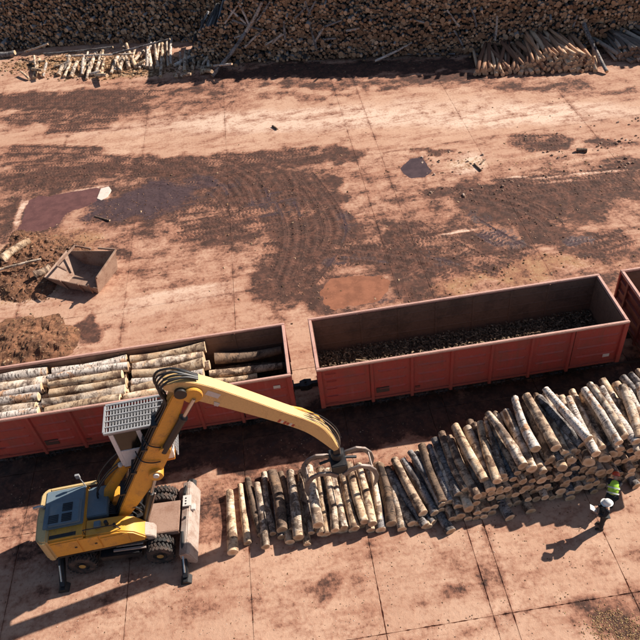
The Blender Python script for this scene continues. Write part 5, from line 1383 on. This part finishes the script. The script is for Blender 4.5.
stand = dict(pelvis=(0,0,.93), waist=(0,.01,1.1), chest=(0,.0,1.33), neck=(0,.01,1.47), head=(0,.035,1.58), crown=(0,.03,1.66), look=(0,1,-.25),
    shL=(-.19,0,1.40), elL=(-.25,.06,1.12), wrL=(-.14,.28,1.10), shR=(.19,0,1.40), elR=(.25,.06,1.12), wrR=(.12,.28,1.12),
    hipL=(-.09,0,.88), knL=(-.10,.03,.5), anL=(-.11,0,.09), toL=(-.12,.13,.04), hipR=(.09,0,.88), knR=(.10,.0,.5), anR=(.12,-.05,.09), toR=(.14,.09,.04))
person((2.98, -8.2, .03), R(70), 'worker in dark clothes and white helmet standing on the open concrete', stand, M['cloth_dark'], M['helmet_white'], False)
pf = Euler((0,0,R(70))).to_matrix(); pc = Vector((2.98,-8.2,.03))+pf @ Vector((0,.43,1.14))
q = MB(); q.box(-.105, .105, -.15, .15, -.004, .004); q.box(-.1, .1, -.145, .145, .006, .012)
pp = q.build('paper_sheet', M['paper'], None, rz=R(70)); pp.location = pc; pp.rotation_euler = (R(35), 0, R(70)); tag(pp, 'white paper sheets held by the worker in dark clothes', 'paper')
bend = dict(pelvis=(0,-.12,.90), waist=(0,.02,1.03), chest=(0,.22,1.16), neck=(0,.34,1.25), head=(0,.43,1.30), crown=(0,.49,1.36), look=(0,.8,-.7),
    shL=(-.19,.26,1.22), elL=(-.24,.40,.98), wrL=(-.15,.58,.86), shR=(.19,.26,1.22), elR=(.24,.40,.98), wrR=(.15,.56,.84),
    hipL=(-.09,-.10,.85), knL=(-.11,.0,.48), anL=(-.12,-.05,.09), toL=(-.13,.08,.04), hipR=(.09,-.10,.85), knR=(.11,.05,.48), anR=(.12,.02,.09), toR=(.13,.15,.04))
person((3.60, -7.42, .03), R(-28), 'worker in yellow-green vest and red helmet bending beside the log stack', bend, M['cloth_dark'], M['helmet_red'], True)

# ------------------------------------------------------------ loose matter: heaps, chips, clods
def scatter(name, pts, smin, smax, flat, mat, label, long=2.2):
    V = []; F = []
    rs = np.random.RandomState(len(pts))
    for (x, y, z) in pts:
        s = rs.uniform(smin, smax); a = rs.rand()*6.28; L = s*rs.uniform(1, long); h = s*flat*rs.uniform(.5, 1.3)
        c, sn = math.cos(a), math.sin(a); tz = rs.uniform(-.35, .35)*L*flat*2
        o = len(V)
        for dz, k in ((0, 1.), (h, .62)):
            for ux, uy in ((-L, -s), (L, -s*.8), (L*.9, s), (-L*.8, s*.9)):
                ux *= k*.5; uy *= k*.5
                V.append((x+c*ux-sn*uy, y+sn*ux+c*uy, z+dz+tz*(ux/L)))
        F += [(o+4,o+5,o+6,o+7),(o,o+1,o+5,o+4),(o+1,o+2,o+6,o+5),(o+2,o+3,o+7,o+6),(o+3,o,o+4,o+7)]
    me = bpy.data.meshes.new(name); me.from_pydata(V, [], F); me.materials.append(mat); me.update()
    return tag(mk(name, me), label, kind='stuff')
def heap(P, hmax, name, label, seed):
    P = np.array(P); lo = P.min(0)-.8; hi = P.max(0)+.8; st = .1
    nx = int((hi[0]-lo[0])/st)+1; ny = int((hi[1]-lo[1])/st)+1
    X, Y = np.meshgrid(np.linspace(lo[0], hi[0], nx), np.linspace(lo[1], hi[1], ny)); x = X.ravel(); y = Y.ravel()
    mk_ = inpoly(x+.5*(fbm(x*.9, y*.9)-.5)*2, y+.5*(fbm(x*.9+8, y*.9)-.5)*2, [tuple(q) for q in P], .75)
    h = mk_*hmax*(.25+.9*fbm(x*.8+seed, y*.8)**1.3*1.6)+mk_*.35*(fbm(x*2.5, y*2.5+seed)-.5)+mk_*.22*(fbm(x*7, y*7)-.5)-.06*(1-mk_)
    V = np.stack([x, y, h], 1); i = np.arange(nx*ny).reshape(ny, nx)
    Q = np.stack([i[:-1,:-1].ravel(), i[:-1,1:].ravel(), i[1:,1:].ravel(), i[1:,:-1].ravel()], 1)
    keep = (mk_[Q].max(1) > .02); me = bpy.data.meshes.new(name); me.from_pydata(V.tolist(), [], Q[keep].tolist()); me.materials.append(M['heap']); me.update()
    tag(mk(name, me), label, kind='stuff')
    rs = np.random.RandomState(seed); k = np.where(mk_ > .15)[0]
    sel = rs.choice(k, min(len(k), 2600)); pts = [(x[q]+rs.uniform(-.05, .05), y[q]+rs.uniform(-.05, .05), h[q]-.01) for q in sel]
    scatter('bark_pieces', pts[:450], .02, .075, .35, M['chips'], 'loose tan bark strips on the '+label.split(' at ')[0], 3.4)
    scatter('bark_pieces', pts[1900:], .03, .11, .5, M['clod'], 'loose brown bark crumbs on the '+label.split(' at ')[0], 2.)
heap(HEAP_A, .36, 'bark_heap', 'brown bark and mud heap at the left of the skip', 5)
heap(HEAP_B, .36, 'bark_heap', 'reddish brown bark heap at the left behind the loaded wagon', 11)
log((-23.3,13.8,.4), (-21.9,15.1,.5), .24, 'T', 'pale yellow squared-off log on the bark heap at the left edge', 'loose logs in the yard')
log((-21.0,11.7,.5), (-20.3,12.3,.45), .2, 'M', 'short stump lying in the bark heap beside the skip', 'loose logs in the yard')
log((-23.8,12.6,.45), (-20.9,13.1,.5), .07, 'B', 'thin pale stick lying on the bark heap', 'loose logs in the yard')
farlog((-29.3,28.0,.12), (-28.2,26.9,.12), .12, 'D', 'dark log lying on the concrete at the far left edge', 'loose logs in the yard')
for a, b, r, k, lb in [((-6.6,25.6,.08),(-6.3,25.0,.08),.08,'D','short dark stick lying on the pale concrete'), ((5.5,16.9,.08),(5.7,16.0,.1),.06,'D','dark twig standing out on the pale rubble patch'), ((5.9,16.8,.08),(6.3,17.2,.1),.05,'D','second dark twig on the pale rubble patch'),
    ((11.9,16.6,.12),(12.5,16.4,.14),.14,'D','dark lump of wood in the mud at the right'), ((-18.4,17.4,.05),(-17.4,16.7,.06),.06,'D','small branch lying in the reddish puddle')]:
    farlog(a, b, r, k, lb, 'loose sticks in the yard', name='branch', cat='branch')
def gz(xs, ys): return ground_fields(np.array(xs), np.array(ys))[0]
def rpts(n, x0, x1, y0, y1, seed, keep=None):
    rs = np.random.RandomState(seed); x = rs.uniform(x0, x1, n); y = rs.uniform(y0, y1, n); z, F = ground_fields(x, y)
    if keep is not None:
        k = rs.rand(n) < keep(x, y, F); x, y, z = x[k], y[k], z[k]
    return list(zip(x, y, z))
scatter('wood_chips', rpts(3500, -20, 11, -12.5, -2.0, 1, lambda x, y, F: .25+.5*(fbm(x*.8, y*.8) > .52)), .012, .04, .4, M['chips'], 'small pale wood chips strewn over the foreground concrete', 2.4)
scatter('mud_crumbs', rpts(5000, -20, 9, -12.6, -2, 2, lambda x, y, F: .1+.9*sstep(.5, .62, fbm(x*.9+3, y*.9))), .012, .038, .4, M['stone'], 'crumbs of brown dirt on the foreground concrete', 1.5)
scatter('mud_clods', rpts(26000, -30, 22, 2, 24, 3, lambda x, y, F: .4*sstep(.3, .8, F['mud'])*sstep(.4, .6, fbm(x*1.2, y*1.2))), .025, .085, .35, M['clod'], 'clods of brown mud along the tyre ruts', 1.7)
scatter('wood_chips', rpts(9000, -30, 22, 1.7, 24, 4, lambda x, y, F: .03+.9*F['saw']), .03, .10, .35, M['chips'], 'brown bark and wood chips behind the wagons and heaps', 2.4)
scatter('bark_litter', rpts(9000, -34, -11, 34, 46, 5, lambda x, y, F: F['saw']*.9), .06, .2, .35, M['chips'], 'golden bark litter below the leaning poles', 2.2)
scatter('bark_litter', rpts(9000, -14, 24, 25, 40, 6, lambda x, y, F: .7*sstep(1.5, -2.5, y-(31.2-.27*(x-6))*0-((38.6-.258*(x+12.6))-4.2))*0+.6*sstep(-3.2, -1.2, y-(38.6-.258*(x+12.6)))), .04, .12, .35, M['chips_dark'], 'dark bark litter along the foot of the back pile', 2.2)
scatter('chip_litter', rpts(9000, .4, 5.0, -13.8, -10.2, 7, lambda x, y, F: sstep(.0, .6, F['saw']+.5*(fbm(x*2, y*2)-.5))*.9), .012, .045, .4, M['moss'], 'rusty brown chip litter in the lower right corner', 2.)
scatter('rubble_stones', rpts(1500, 2, 20, 13.5, 19.5, 8, lambda x, y, F: .3*sstep(.5, .62, fbm(x*.5+2, y*1.1))), .04, .16, .6, M['stone'], 'pale and dark rubble lumps along the broken strip at the right', 1.5)
rs = np.random.RandomState(9); pts = []
for k in range(11000):
    x = rs.uniform(-6.15, 6.15); y = rs.uniform(-1.3, 1.3)
    e = .10+.16*fbm(np.array(x*.9), np.array(y*1.4))+.10*abs(y)
    pts.append((x, y, 1.36+rs.uniform(0, 1)*float(e)))
scatter('bark_litter', pts, .025, .075, .4, M['litter'], 'dark bark litter covering the floor of the empty wagon', 3.2)
pts = [(rs.uniform(-20, -7.6), rs.uniform(-1.3, 1.3), 1.37+rs.uniform(0, .12)) for k in range(1800)]
scatter('bark_litter', pts, .04, .14, .4, M['chips_dark'], 'dark bark litter on the floor of the loaded wagon', 3.)
for i, (a, b) in enumerate([((1.3,-.2,1.66),(2.2,.2,1.72)), ((.9,.3,1.68),(1.7,-.1,1.7)), ((-4.6,.4,1.68),(-3.7,.1,1.62)), ((3.6,.1,1.7),(4.3,.35,1.66))]):
    farlog(a, b, .035, 'T', ['pale broken branch lying in the empty wagon', 'second pale branch crossing it in the empty wagon', 'small pale branch at the left end of the empty wagon', 'pale twig at the right end of the empty wagon'][i], 'branches in the empty wagon', name='branch', cat='branch')
